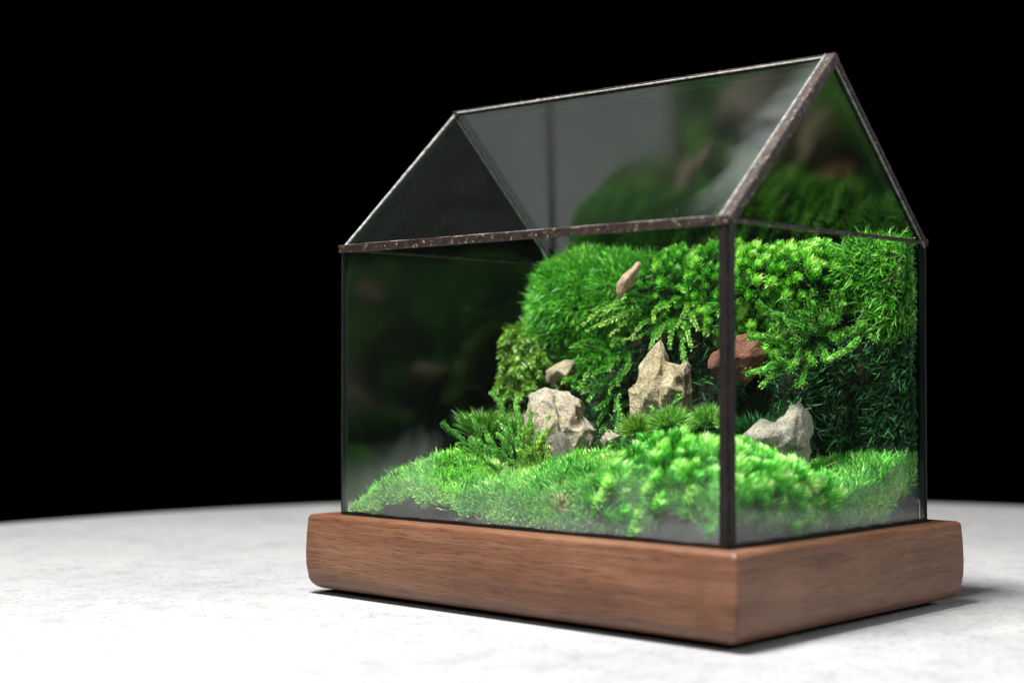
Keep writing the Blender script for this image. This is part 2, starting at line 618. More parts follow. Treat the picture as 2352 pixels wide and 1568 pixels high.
# ------------------------------------------------------------------ table
def table():
    bm = bmesh.new()
    ctr2 = CAM + fw * 5.0 + rt * 0.70
    R, th = 4.45, 0.34
    zt = -0.2284 - 0.016
    prof = [(R * .3, 0.0), (R * .6, 0.0), (R - 1.02, 0.0)]
    for k in range(1, 15):
        a = math.radians(90 * k / 14)
        prof.append((R - 1.0 * (1 - math.sin(a)), -.19 * (1 - math.cos(a))))
    prof += [(R, -th + .05), (R - .03, -th), (R - 1.0, -th)]
    n = 160
    rings = []
    for r_, z_ in prof:
        rings.append([bm.verts.new((math.cos(2 * math.pi * i / n) * r_ * S, math.sin(2 * math.pi * i / n) * r_ * S, z_ * S)) for i in range(n)])
    for a, b in zip(rings, rings[1:]):
        for i in range(n):
            bm.faces.new((a[i], b[i], b[(i + 1) % n], a[(i + 1) % n])).smooth = True
    bm.faces.new(rings[0])
    bm.faces.new(list(reversed(rings[-1])))
    bmesh.ops.recalc_face_normals(bm, faces=bm.faces)
    me = bpy.data.meshes.new('table_top')
    bm.to_mesh(me)
    bm.free()
    o = link('round_table', me, M_TABLE, loc=(ctr2[0], ctr2[1], zt))
    tag(o, 'round white plaster table top with faint grey cracks under the terrarium', 'table')


table()

# ------------------------------------------------------------------ wooden base
L_, H_, RZ = 1.4497, 0.8157, 1.2958
MG, TB = 0.0746, 0.2284


def rounded_rect(x0, y0, x1, y1, r, seg=6, per=10):
    pts = []
    cs = [(x1 - r, y1 - r, 0), (x0 + r, y1 - r, 90), (x0 + r, y0 + r, 180), (x1 - r, y0 + r, 270)]
    for ci, (cx, cy, a0) in enumerate(cs):
        for k in range(seg + 1):
            a = math.radians(a0 + 90 * k / seg)
            pts.append((cx + r * math.cos(a), cy + r * math.sin(a)))
        nx, ny, na = cs[(ci + 1) % 4]
        a = math.radians(na)
        e = (nx + r * math.cos(a), ny + r * math.sin(a))
        s_ = pts[-1]
        for k in range(1, per):
            pts.append((s_[0] + (e[0] - s_[0]) * k / per, s_[1] + (e[1] - s_[1]) * k / per))
    return pts


def wooden_base():
    bm = bmesh.new()
    uvl = bm.loops.layers.uv.new('UVMap')
    # profile: (inset from outer face, z, plan corner radius)
    rb, rtp = 0.046, 0.014
    prof = [(.12, -TB - .0155), (.095, -TB - .0155), (.09, -TB), (rb, -TB)]
    for k in range(1, 9):
        a = math.radians(90 * k / 8)
        prof.append((rb * (1 - math.sin(a)), -TB + rb * (1 - math.cos(a))))
    prof += [(-.004, -TB * .68), (-.005, -TB * .5), (-.003, -TB * .25)]
    for k in range(0, 7):
        a = math.radians(90 * k / 6)
        prof.append((rtp * (1 - math.cos(a)), -rtp + rtp * math.sin(a)))
    gr = MG - .013
    prof += [(gr - .004, 0.0), (gr, -.003), (gr, -.030), (MG + .06, -.030)]
    loops = []
    for ins, z in prof:
        x0, y0, x1, y1 = -MG + ins, -MG + ins, 1 + MG - ins, L_ + MG - ins
        r_ = max(.006, .012 - max(ins, 0) * .3)
        loops.append([bm.verts.new((x * S, y * S, (z + TB) * S)) for x, y in rounded_rect(x0, y0, x1, y1, r_)])
    n = len(loops[0])
    per = [0.0]
    for i in range(n):
        a, b = loops[10][i].co, loops[10][(i + 1) % n].co
        per.append(per[-1] + (a - b).length / S)
    vl = [0.0]
    for (a, b) in zip(prof, prof[1:]):
        vl.append(vl[-1] + math.hypot(a[0] - b[0], a[1] - b[1]))
    for j in range(len(loops) - 1):
        for i in range(n):
            i2 = (i + 1) % n
            f = bm.faces.new((loops[j][i], loops[j][i2], loops[j + 1][i2], loops[j + 1][i]))
            f.smooth = True
            for lp, (uu, vv) in zip(f.loops, ((per[i], vl[j]), (per[i + 1], vl[j]), (per[i + 1], vl[j + 1]), (per[i], vl[j + 1]))):
                lp[uvl].uv = (uu, vv)
    bm.faces.new(list(reversed(loops[0])))
    bm.faces.new(loops[-1])
    bmesh.ops.recalc_face_normals(bm, faces=bm.faces)
    me = bpy.data.meshes.new('wooden_base')
    bm.to_mesh(me)
    bm.free()
    o = link('wooden_base', me, M_WOOD, loc=(0, 0, -TB))
    return tag(o, 'reddish brown walnut plinth with rounded edges carrying the glass house', 'base')


base = wooden_base()

# ------------------------------------------------------------------ glass house
case = empty('glass_house', (0.5, L_ / 2, -.022), 'gabled clear glass case with dark soldered edges standing on the wooden plinth', 'terrarium')
case_o = np.array([0.5, L_ / 2, -.022])


def local(o, parent_origin):
    o.location = -Vector(parent_origin) * S


def slab(name, corners, t, mat, parent, porigin):
    """a pane: polygon (outer face) extruded inwards by t, with its edge in another material"""
    P = [np.array(c, float) for c in corners]
    nrm = unit(np.cross(P[1] - P[0], P[2] - P[0]))
    ctr = np.array([.5, L_ / 2, .5])
    if np.dot(nrm, ctr - P[0]) < 0:
        nrm = -nrm
    bm = bmesh.new()
    o0 = np.mean(P, axis=0)
    a = [bm.verts.new((p - o0) * S) for p in P]
    b = [bm.verts.new((p + nrm * t - o0) * S) for p in P]
    bm.faces.new(a)
    bm.faces.new(list(reversed(b)))
    k = len(P)
    for i in range(k):
        f = bm.faces.new((a[i], b[i], b[(i + 1) % k], a[(i + 1) % k]))
        f.material_index = 1
    bmesh.ops.recalc_face_normals(bm, faces=bm.faces)
    me = bpy.data.meshes.new(name)
    bm.to_mesh(me)
    bm.free()
    return link(name, me, [mat, M_EDGE], parent, o0 - porigin)


def bar(name, p, q, w, h, mat, parent, porigin, wdir, roundk=.35, wob=.0003):
    """solder bar from p to q with chamfered section; wdir is the direction of its width"""
    p, q = np.array(p, float), np.array(q, float)
    d = unit(q - p)
    wd = np.array(wdir, float)
    wd = unit(wd - d * np.dot(wd, d))
    hd = np.cross(d, wd)
    n = 40
    cx, cy = w / 2, h / 2
    c = min(cx, cy) * roundk
    sec = [(cx - c, cy), (cx, cy - c), (cx, -cy + c), (cx - c, -cy), (-cx + c, -cy), (-cx, -cy + c), (-cx, cy - c), (-cx + c, cy)]
    o0 = (p + q) / 2
    V, F = [], []
    for i in range(n + 1):
        t = i / n
        ctr = p + (q - p) * t
        s_ = 1 + (random.random() - .5) * 2 * wob / max(min(cx, cy), 1e-5)
        for (a, b) in sec:
            V.append(ctr + wd * a * s_ + hd * b * s_ - o0)
    for i in range(n):
        for k in range(8):
            k2 = (k + 1) % 8
            F.append((i * 8 + k, i * 8 + k2, (i + 1) * 8 + k2, (i + 1) * 8 + k))
    me = bpy.data.meshes.new(name)
    me.from_pydata([tuple(v * S) for v in V], [], F + [tuple(range(8)), tuple(range(n * 8 + 7, n * 8 - 1, -1))])
    me.update()
    return link(name, me, mat, parent, o0 - porigin)


T = 0.014                     # glass thickness
rv = unit(np.array([.5, 0, RZ - H_]))       # up the near roof slope
rn = np.array([-rv[2], 0, rv[0]])           # its outward normal
rv2 = np.array([-rv[0], 0, rv[2]])
zb = -.022
g_ = 0.0015
slab('side_pane', [(0, .004, zb), (0, L_ - .004, zb), (0, L_ - .004, H_ - .004), (0, .004, H_ - .004)], T, M_GLASS_FOG, case, case_o)
slab('side_pane', [(1, .004, zb), (1, L_ - .004, zb), (1, L_ - .004, H_ - .004), (1, .004, H_ - .004)], T, M_GLASS, case, case_o)
for yy in (0, L_):
    mt = M_GLASS_FOG if yy == 0 else M_GLASS_END
    slab('end_pane', [(T + g_, yy, zb), (1 - T - g_, yy, zb), (1 - T - g_, yy, H_ - .004), (T + g_, yy, H_ - .004)], T, mt, case, case_o)
    slab('gable_pane', [(.012, yy, H_ + .004), (.988, yy, H_ + .004), (.5, yy, RZ - .010)], T, M_GLASS if yy == 0 else M_GLASS_END, case, case_o)
slab('roof_pane', [(0, T + g_, H_), (0, L_ - T - g_, H_), (.497, L_ - T - g_, RZ - .004), (.497, T + g_, RZ - .004)], T, M_GLASS_ROOF, case, case_o)
slab('roof_pane', [(1, T + g_, H_), (1, L_ - T - g_, H_), (.503, L_ - T - g_, RZ - .004), (.503, T + g_, RZ - .004)], T, M_GLASS_FAR, case, case_o)

B = 'solder_bar'
# near corner post: two leaves meeting at a seam
bar(B, (.0118, -.002, zb), (.0118, -.002, H_ + .002), .026, .006, M_FOIL, case, case_o, (1, 0, 0))
bar(B, (-.002, .0135, zb), (-.002, .0135, H_ + .002), .026, .006, M_FOIL, case, case_o, (0, 1, 0))
# near eave, front gable slopes (with seam), ridge
bar(B, (-.003, -.004, H_ + .000), (-.003, L_ + .004, H_ + .000), .024, .011, M_CAME, case, case_o, (0, 0, 1))
bar(B, (1.003, -.004, H_), (1.003, L_ + .004, H_), .020, .010, M_CAME, case, case_o, (0, 0, 1))
a0, a1 = np.array([0, -.004, H_]), np.array([.5, -.004, RZ])
bar(B, a0 + rn * -.008, a1 + rn * -.008, .024, .008, M_CAME, case, case_o, rn)
bar(B, a0 + rn * .004 + np.array([0, .012, 0]), a1 + rn * .004 + np.array([0, .012, 0]), .030, .008, M_CAME, case, case_o, (0, 1, 0))
bar('seam_glint', a0 + rn * .0055 + np.array([0, .030, 0]), a1 + rn * .0055 + np.array([0, .030, 0]), .006, .006, M_GLINT, case, case_o, (0, 1, 0))
b0, b1 = np.array([1, -.003, H_]), np.array([.5, -.003, RZ])
rn2 = np.array([rv[2], 0, rv[0]])
bar(B, b0 + rn2 * -.006, b1 + rn2 * -.006, .013, .007, M_CAME, case, case_o, rn2)
bar('seam_glint', b0 + rn2 * -.020, b1 + rn2 * -.020, .003, .005, M_GLINT, case, case_o, rn2)
bar(B, (.5, -.004, RZ + .001), (.5, L_ + .004, RZ + .001), .020, .007, M_CAME, case, case_o, (1, 0, 0))
bar('seam_glint', (.490, .03, RZ - .0035), (.490, L_ - .02, RZ - .0035), .006, .005, M_GLINT, case, case_o, (1, 0, .9))  # pale strip added for the glint along the ridge
# foil along the foot of the panes
bar(B, (-.001, .015, -.006), (-.001, L_ - .01, -.006), .030, .004, M_FOIL, case, case_o, (0, 0, 1))
bar(B, (.02, -.001, -.006), (.985, -.001, -.006), .030, .004, M_FOIL, case, case_o, (0, 0, 1))
# eave ties of both gables
bar(B, (.014, -.002, H_), (.99, -.002, H_), .011, .006, M_CAME, case, case_o, (0, 0, 1))
bar(B, (.014, L_ + .002, H_), (.99, L_ + .002, H_), .009, .006, M_CAME, case, case_o, (0, 0, 1))
# back gable slopes
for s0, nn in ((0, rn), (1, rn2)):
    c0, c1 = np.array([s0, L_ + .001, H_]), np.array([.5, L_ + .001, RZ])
    bar('seam_glint', c0 + nn * -.006, c1 + nn * -.006, .011, .008, M_GLINT, case, case_o, nn)
bar('seam_glint', (.006, .02, H_ + .0125), (.006, L_ - .01, H_ + .0125), .0025, .002, M_GLINT, case, case_o, rn)  # pale strip added where the eave bar's top would catch light
# remaining corner edges, thin
bar(B, (-.001, L_ - .004, zb), (-.001, L_ - .004, H_ + .002), .004, .002, M_FOIL, case, case_o, (0, 1, 0))
bar(B, (1.001, .002, zb), (1.001, .002, H_ + .002), .004, .002, M_FOIL, case, case_o, (0, 1, 0))
bar(B, (.992, -.0015, zb), (.992, -.0015, H_ + .002), .005, .003, M_FOIL, case, case_o, (1, 0, 0))
bar(B, (1.001, L_ - .004, zb), (1.001, L_ - .004, H_ + .002), .010, .005, M_FOIL, case, case_o, (0, 1, 0))


# ------------------------------------------------------------------ ground inside the case
def gs(x, y, cx, cy, sx, sy, a):
    return a * np.exp(-((x - cx) / sx) ** 2 / 2 - ((y - cy) / sy) ** 2 / 2)


def floor_h(x, y):
    x, y = np.asarray(x, float), np.asarray(y, float)
    h = .035 + .05 * np.clip(x - .3, 0, 1)
    h = h + gs(x, y, .20, 1.17, .14, .15, .125)
    h = h + gs(x, y, .25, .70, .17, .20, .115)
    h = h + gs(x, y, .26, .20, .20, .16, .185)
    h = h + gs(x, y, .20, .43, .13, .12, .055)
    h = h + gs(x, y, .92, .10, .17, .22, .105)
    h = h + gs(x, y, .60, .90, .25, .45, .05)
    P = np.stack([x, y, 0 * x], -1)
    h = h + .010 * smooth_noise(P, 1.6, 1) + .012 * smooth_noise(P, 3.4, 2) + .011 * smooth_noise(P, 7.0, 3)
    e = np.clip((L_ - .02 - y) / .12, 0, 1)          # falls to the back gable
    h = h * (.12 + .88 * e)
    return np.maximum(h, .004)


def soil():
    nx, ny = 70, 100
    xs = np.linspace(.040, .9858, nx)
    ys = np.linspace(.040, L_ - .0155, ny)
    X, Y = np.meshgrid(xs, ys, indexing='ij')
    P = np.stack([X, Y, 0 * X], -1)
    Y = np.where(Y < .06, Y - .023 * np.clip((X - .93) / .03, 0, 1) * (.06 - Y) / .02, Y)
    edge = np.minimum.reduce([X / .14, Y / .14, np.ones_like(X)])
    Z = floor_h(X, Y) - .018 - .045 * (1 - np.clip(edge, 0, 1)) + .006 * smooth_noise(P, 5, 4)
    Z = np.where((Y < .035) | (X > .975), np.minimum(Z, .055), Z)
    Z = np.maximum(Z, -.01)
    top = np.stack([X, Y, Z], -1).reshape(-1, 3)
    bot = top.copy()
    bot[:, 2] = -.0285
    idx = np.arange(nx * ny).reshape(nx, ny)
    F = np.stack([idx[:-1, :-1], idx[1:, :-1], idx[1:, 1:], idx[:-1, 1:]], -1).reshape(-1, 4)
    off = nx * ny
    sides = []
    for line in (idx[:, 0], idx[-1, :], idx[::-1, -1], idx[0, ::-1]):
        a, b = line[:-1], line[1:]
        sides.append(np.stack([a, a + off, b + off, b], -1))
    F2 = (F[:, ::-1] + off)
    me = np_mesh('soil', np.concatenate([top, bot]), [np.concatenate([F, F2] + sides)], smooth=False)
    o = link('soil_bed', me, M_SOIL)
    tag(o, 'dark grey soil bed seen low behind the misted panes', 'soil', kind='stuff')


soil()

# backing the wall moss grows on: blobs behind the cushions
# lumps: centre, radii
LUMPS = {
    'cushion': [((.92, 1.20, .655), (.17, .20, .185)), ((.90, 1.31, .60), (.12, .105, .16)), ((.92, 1.02, .69), (.15, .13, .13)), ((.92, 1.15, .50), (.13, .16, .12))],
    'midtop': [((.93, .86, .70), (.15, .14, .115)), ((.93, .66, .71), (.15, .13, .105))],
    'mid': [((.93, .90, .52), (.12, .18, .13)), ((.93, .66, .55), (.12, .13, .13))],
    'tuft': [((.92, .48, .70), (.15, .13, .115)), ((.93, .33, .71), (.14, .12, .105)), ((.93, .50, .55), (.13, .12, .12)), ((.90, .62, .62), (.11, .10, .12))],
    'needle_top': [((.95, .15, .73), (.09, .16, .105)), ((.95, .07, .66), (.07, .07, .12)), ((1.0, .095, .68), (.055, .078, .16))],
    'dark_wall': [((1.0, .20, .40), (.085, .30, .33)), ((.99, .12, .22), (.085, .16, .16)), ((.97, .05, .50), (.05, .06, .25)), ((1.0, .095, .30), (.055, .078, .34)), ((1.0, .10, .10), (.06, .08, .14))],
    'olive': [((.88, 1.34, .42), (.13, .10, .17)), ((.80, 1.34, .28), (.14, .10, .14))],
    'lower': [((.90, 1.05, .33), (.15, .18, .16)), ((.90, .75, .30), (.15, .20, .17)), ((.92, .47, .33), (.12, .16, .17)), ((.75, 1.0, .17), (.2, .22, .13))],
}
ALL = [(k, np.array(c), np.array(r_)) for k, ls in LUMPS.items() for c, r_ in ls]


def sphere_points(n):
    v = rng.normal(size=(n, 3))
    return unit(v)


def lump_surface(key, density, bump=.012, back=.25):
    """points and normals on the visible skin of the lumps of one clump"""
    Ps, Ns = [], []
    for k, c, r_ in ALL:
        if k != key:
            continue
        area = 4 * math.pi * ((r_[0] * r_[1]) ** 1.6 / 3 + (r_[0] * r_[2]) ** 1.6 / 3 + (r_[1] * r_[2]) ** 1.6 / 3) ** (1 / 1.6)
        n = int(area * density)
        v = sphere_points(n)
        P = c + v * r_
        N = unit(v / r_)
        P = P + N * (bump * smooth_noise(P, 4.0, 3))[:, None]
        keep = (N[:, 0] < back) & (P[:, 0] < .975) & (P[:, 0] > .02) & (P[:, 1] > .02) & (P[:, 1] < L_ - .02) & (P[:, 2] > .01)
        for k2, c2, r2 in ALL:
            if c2 is c:
                continue
            keep &= (((P - c2) / r2) ** 2).sum(1) > .93
        Ps.append(P[keep])
        Ns.append(N[keep])
    return np.concatenate(Ps), np.concatenate(Ns)


def corner_strip(n, z0, z1):
    """the moss carries on to the far right corner against the end pane"""
    P = np.stack([.955 + .024 * rng.random(n), .022 + .035 * rng.random(n), z0 + (z1 - z0) * rng.random(n)], -1)
    P[:, 0] -= .012 * np.abs(smooth_noise(P, 4, 2))
    N = np.tile(unit(np.array([-.55, -.6, .1])), (n, 1))
    return P, N


def backing():
    V, F, n0 = [], [], 0
    for k, c, r_ in ALL:
        nu, nv = 18, 12
        th = np.linspace(0, math.pi, nv + 1)
        ph = np.linspace(0, 2 * math.pi, nu, endpoint=False)
        TT, PP = np.meshgrid(th, ph, indexing='ij')
        v = np.stack([np.sin(TT) * np.cos(PP), np.sin(TT) * np.sin(PP), np.cos(TT)], -1).reshape(-1, 3)
        P = c + v * (r_ - .012)
        P = P + v * (.008 * smooth_noise(P, 6, 5))[:, None]
        P[:, 0] = np.clip(P[:, 0], .02, .984)
        P[:, 1] = np.clip(P[:, 1], .055, L_ - .018)
        P[:, 2] = np.maximum(P[:, 2], -.02)
        idx = n0 + np.arange((nv + 1) * nu).reshape(nv + 1, nu)
        F.append(np.stack([idx[:-1], idx[1:], np.roll(idx[1:], -1, 1), np.roll(idx[:-1], -1, 1)], -1).reshape(-1, 4))
        V.append(P)
        n0 += len(P)
    me = np_mesh('moss_backing', np.concatenate(V), [np.concatenate(F)], smooth=True)
    o = link('moss_backing', me, M_BACK)
    tag(o, 'dark lumpy peat backing that the wall of moss grows on', 'peat', kind='stuff')


backing()


def finish(name, lv, mat, label, cat='moss', group=None, kind=None):
    lv.clamp()
    o0 = lv.origin()
    o = link(name, lv.mesh(name, o0), mat, loc=o0)
    return tag(o, label, cat, group, kind)


def needles(lv, P, N, L, Wd, spread=.35, lift=.0, curl=.25, tint=None, coherent=.0):
    n = len(P)
    D = N + rng.normal(size=(n, 3)) * spread + np.array([0, 0, lift])
    if coherent:
        D = D + coherent * np.stack([smooth_noise(P, 3.2, s_) + .8 * smooth_noise(P, 9.0, s_ - 5) for s_ in (7, 8, 9)], -1)
    D = unit(D)
    cu = rng.normal(size=(n, 3)) * curl
    cu[:, 2] -= curl * .4
    Ls = L * (.65 + .6 * rng.random(n))
    Ws = Wd * (.7 + .6 * rng.random(n))
    lv.add(P - D * (L * .2), D, Ls, Ws, cu, tint)


# cushion of fine bright needles
P, N = lump_surface('cushion', 80000, bump=.016)
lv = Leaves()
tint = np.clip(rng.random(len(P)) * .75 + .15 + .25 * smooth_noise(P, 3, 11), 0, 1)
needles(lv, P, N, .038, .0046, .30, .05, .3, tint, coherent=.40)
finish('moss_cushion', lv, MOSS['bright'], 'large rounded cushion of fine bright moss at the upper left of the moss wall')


def rosette(lv, c, ax, n, L, Wd, curl, tint0, stem=.0):
    """one shoot: whorls of leaves that splay and curl back towards the tip"""
    ax = unit(np.asarray(ax, float))
    a = unit(np.cross(ax, [.3, .7, .2]))
    b = np.cross(ax, a)
    k = np.arange(n)
    t = k / n
    ph = k * 2.39996 + rng.random() * 6
    rad = np.cos(ph)[:, None] * a + np.sin(ph)[:, None] * b
    spl = (1.25 - .95 * t)[:, None]
    D = unit(ax * (.35 + .6 * t)[:, None] + rad * spl)
    P = c + ax * (stem * t)[:, None]
    cu = ax * (curl * (.55 - .95 * t))[:, None] - rad * (curl * .45 * (1 - t))[:, None] + unit(np.array([.7, .5, 0])) * (.45 * curl * t)[:, None]
    Ls = L * (1.0 - .35 * t) * (.85 + .3 * rng.random(n))
    tint = np.clip(tint0 - .15 + .55 * t + .5 * (rng.random(n) - .5), 0, 1)
    lv.add(P, D, Ls, Wd * (.8 + .4 * rng.random(n)), cu, tint)


def tuft_meshes(kind, count, n, L, Wd, curl, stem, t0=.35):
    out = []
    for i in range(count):
        lv = Leaves()
        rosette(lv, np.zeros(3), np.array([0, 0, 1.0]), n, L, Wd, curl, t0 + .12 * (i - 1), stem)
        out.append(lv.mesh(kind, (0, 0, 0)))
    return out


TUFT_MESH = tuft_meshes('moss_shoot', 6, 46, .040, .0050, .95, .024)
for me in TUFT_MESH:
    me.materials.append(MOSS['tuft'])


def place_parts(name, parent, porig, meshes, P, N, smin, smax):
    for p, n_ in zip(P, N):
        o = bpy.data.objects.new(name, random.choice(meshes))
        C.objects.link(o)
        o.parent = parent
        o.location = Vector([float(v) for v in (p - porig)]) * S
        q = Vector([float(v) for v in n_]).to_track_quat('Z', 'Y')
        o.rotation_mode = 'QUATERNION'
        o.rotation_quaternion = q @ Vector((0, 0, 1)).rotation_difference(Vector((0, 0, 1)))
        s_ = smin + (smax - smin) * random.random()
        o.scale = (s_, s_, s_)


def thin_out(P, N, dmin, nmax):
    """keep points at least dmin apart"""
    keep = []
    order = rng.permutation(len(P))
    K = np.empty((0, 3))
    for i in order:
        if len(K) == 0 or ((K - P[i]) ** 2).sum(1).min() > dmin * dmin:
            keep.append(i)
            K = np.vstack([K, P[i]])
            if len(keep) >= nmax:
                break
    return P[keep], N[keep]


# tufted moss on the wall behind the corner post: every shoot is a part
P, N = lump_surface('tuft', 9000, bump=.014, back=.1)
Pt, Nt = thin_out(P, N, .030, 298)
org = np.array([.93, .45, .45])
tw = empty('tufted_moss', org, 'yellow green moss of plump curled shoots high on the wall right of the corner post', 'moss')
Nt = unit(Nt + rng.normal(size=Nt.shape) * .45 + np.array([-.35, -.3, .05]))
place_parts('moss_shoot', tw, org, TUFT_MESH, Pt - Nt * .012, Nt, .75, 1.25)
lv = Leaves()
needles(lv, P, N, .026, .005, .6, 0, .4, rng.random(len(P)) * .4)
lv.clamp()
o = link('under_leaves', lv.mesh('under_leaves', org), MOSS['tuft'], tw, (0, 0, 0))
o['kind'] = 'stuff'

# mixed shoots on the wall left of the post
TUFT_FINE = tuft_meshes('moss_shoot', 5, 44, .034, .0042, .55, .030, .30)
for me in TUFT_FINE:
    me.materials.append(MOSS['bright'])
P, N = lump_surface('midtop', 9000, bump=.02, back=.1)
Pt, Nt = thin_out(P, N, .028, 260)
org = np.array([.93, .76, .55])
tm = empty('shaggy_moss', org, 'shaggy bright green moss on the wall top between the big cushion and the corner post', 'moss')
Nt = unit(Nt + rng.normal(size=Nt.shape) * .35 + np.array([-.1, -.1, .1]))
place_parts('moss_shoot', tm, org, TUFT_FINE, Pt - Nt * .008, Nt, .75, 1.3)
lv = Leaves()
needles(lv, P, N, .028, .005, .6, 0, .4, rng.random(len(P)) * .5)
lv.clamp()
o = link('under_leaves', lv.mesh('under_leaves', org), MOSS['bright'], tm, (0, 0, 0))
o['kind'] = 'stuff'

# needle moss on the wall top at the right
P, N = lump_surface('needle_top', 34000, bump=.012)
P2, N2 = corner_strip(1100, .56, .83)
P, N = np.concatenate([P, P2]), np.concatenate([N, N2])
lv = Leaves()
needles(lv, P, N, .040, .0046, .7, .1, .3, np.clip(rng.random(len(P)) * .9 + .05, 0, 1), coherent=.3)
finish('needle_moss', lv, MOSS['bright'], 'spiky green needle moss along the wall top at the far right corner')

P, N = lump_surface('dark_wall', 19000, bump=.012)
P2, N2 = corner_strip(1500, .10, .60)
P, N = np.concatenate([P, P2]), np.concatenate([N, N2])
lv = Leaves()
needles(lv, P, N, .032, .0052, .8, -.15, .35, np.clip(rng.random(len(P)) ** 1.4, 0, 1), coherent=.4)
finish('dark_wall_moss', lv, MOSS['dark'], 'dark green star moss, deepened in colour for shade, hanging down the right part of the wall')

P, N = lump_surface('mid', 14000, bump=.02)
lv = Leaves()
needles(lv, P, N, .030, .0045, .7, -.2, .5, rng.random(len(P)) ** 1.8)  # dark tints paint the shade between cushion and fronds
finish('wall_moss', lv, MOSS['dark'], 'short moss coloured dark for a shaded gap in the middle of the wall above the pointed rock')

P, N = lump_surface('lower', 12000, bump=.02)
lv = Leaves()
needles(lv, P, N, .030, .0045, .7, -.1, .5, rng.random(len(P)) ** 2)  # darker tints put the shade of the wall foot into the colour
finish('wall_moss', lv, MOSS['dark'], 'moss tinted dark for shade low on the wall behind the three pale rocks')

P, N = lump_surface('olive', 14000, bump=.02)
lv = Leaves()
needles(lv, P, N, .030, .0045, .6, -.1, .5, rng.random(len(P)) ** 1.8)
finish('wall_moss', lv, MOSS['olive'], 'sparse olive moss at the far left foot of the wall')


# ------------------------------------------------------------------ feathery and scaly sprigs
def plume(lv, pts, Lf, Wf, per, n, tint0=.4, spread=1.0):
    """a stem with needles all round, longest in the middle (bottle brush / fern-like)"""
    pts = np.asarray(pts)
    m = len(pts)
    lv.add_tube(pts, np.linspace(.0035, .0012, m), .15, 4)
    t = np.sort(rng.random(n)) * .98
    idx = t * (m - 1)
    i0 = np.floor(idx).astype(int)
    fr = (idx - i0)[:, None]
    P = pts[i0] * (1 - fr) + pts[np.minimum(i0 + 1, m - 1)] * fr
    tan = unit(np.gradient(pts, axis=0))[i0]
    rad = unit(np.cross(tan, rng.normal(size=(n, 3))))
    D = unit(tan * .75 + rad * spread)
    L = Lf * (1 - .65 * t) * (.8 + .4 * rng.random(n))
    lv.add(P, D, L, Wf, tan * .25 - rad * .15, np.clip(tint0 + .35 * t + .3 * (rng.random(n) - .5), 0, 1))


DROP_V, DROP_F = None, None


def drops(P, rad):
    bm = bmesh.new()
    bmesh.ops.create_icosphere(bm, subdivisions=1, radius=1.0)
    v = np.array([x.co[:] for x in bm.verts])
    f = np.array([[x.index for x in fc.verts] for fc in bm.faces])
    bm.free()
    V = (P[:, None] + v[None] * rad[:, None, None]).reshape(-1, 3)
    F = (f[None] + (np.arange(len(P)) * len(v))[:, None, None]).reshape(-1, 3)
    return V, F


def scaly(lv, pts, r_, n, tint0=.45, dropP=None, dr=.0024):
    """a plump sprig covered with overlapping little leaves; drops of water cling to it"""
    pts = np.asarray(pts)
    m = len(pts)
    lv.add_tube(pts, np.linspace(r_ * .55, r_ * .35, m), .3, 5)
    t = (np.arange(n) + rng.random(n) * .5) / n
    idx = t * (m - 1.001)
    i0 = np.floor(idx).astype(int)
    fr = (idx - i0)[:, None]
    P = pts[i0] * (1 - fr) + pts[i0 + 1] * fr
    tan = unit(np.gradient(pts, axis=0))[i0]
    a = unit(np.cross(tan, np.array([.2, .3, .93])))
    b = np.cross(tan, a)
    ph = np.arange(n) * 2.39996
    rad = np.cos(ph)[:, None] * a + np.sin(ph)[:, None] * b
    D = unit(tan * .7 + rad * .95)
    L = r_ * 1.35 * (1 - .35 * t)
    lv.add(P + rad * r_ * .2, D, L, r_ * .60, tan * .55 - rad * .25, np.clip(tint0 + .2 * t + .5 * (rng.random(n) - .5), 0, 1))
    if dropP is not None:
        sel = rng.random(n) < .34
        dropP.append((P + rad * r_ * .9 + D * r_ * .55)[sel])


def sprig_cluster(name, label, org, specs, mat, r_=.010, leaf_n=70, t0=.45, group=None):
    root = empty(name, org, label, 'moss', group)
    org = np.asarray(org, float)
    dp = []
    for pts in specs:
        lv = Leaves()
        scaly(lv, pts, r_ * (.85 + .3 * random.random()), leaf_n, t0 + .2 * (random.random() - .5), dp)
        lv.clamp()
        o0 = np.asarray(pts[0])
        link('sprig', lv.mesh('sprig', o0), mat, root, o0 - org)
    Pd = np.concatenate(dp)
    V, F = drops(Pd - org, .0011 + .0012 * rng.random(len(Pd)) ** 2)
    me = np_mesh('water_drops', V, [F], smooth=True)
    o = link('water_drops', me, M_DROP, root, (0, 0, 0))
    o['kind'] = 'stuff'
    return root


def PX(px, py, d):
    return W(px, py, d)


# hanging cluster with drops, right of the post  (pixels and real distances)
def hang(px0, py0, d0, px1, py1, d1, sag=(0, 0, -.01)):
    return tube_curve(PX(px0, py0, d0), PX(px1, py1, d1), sag, 9, .008)


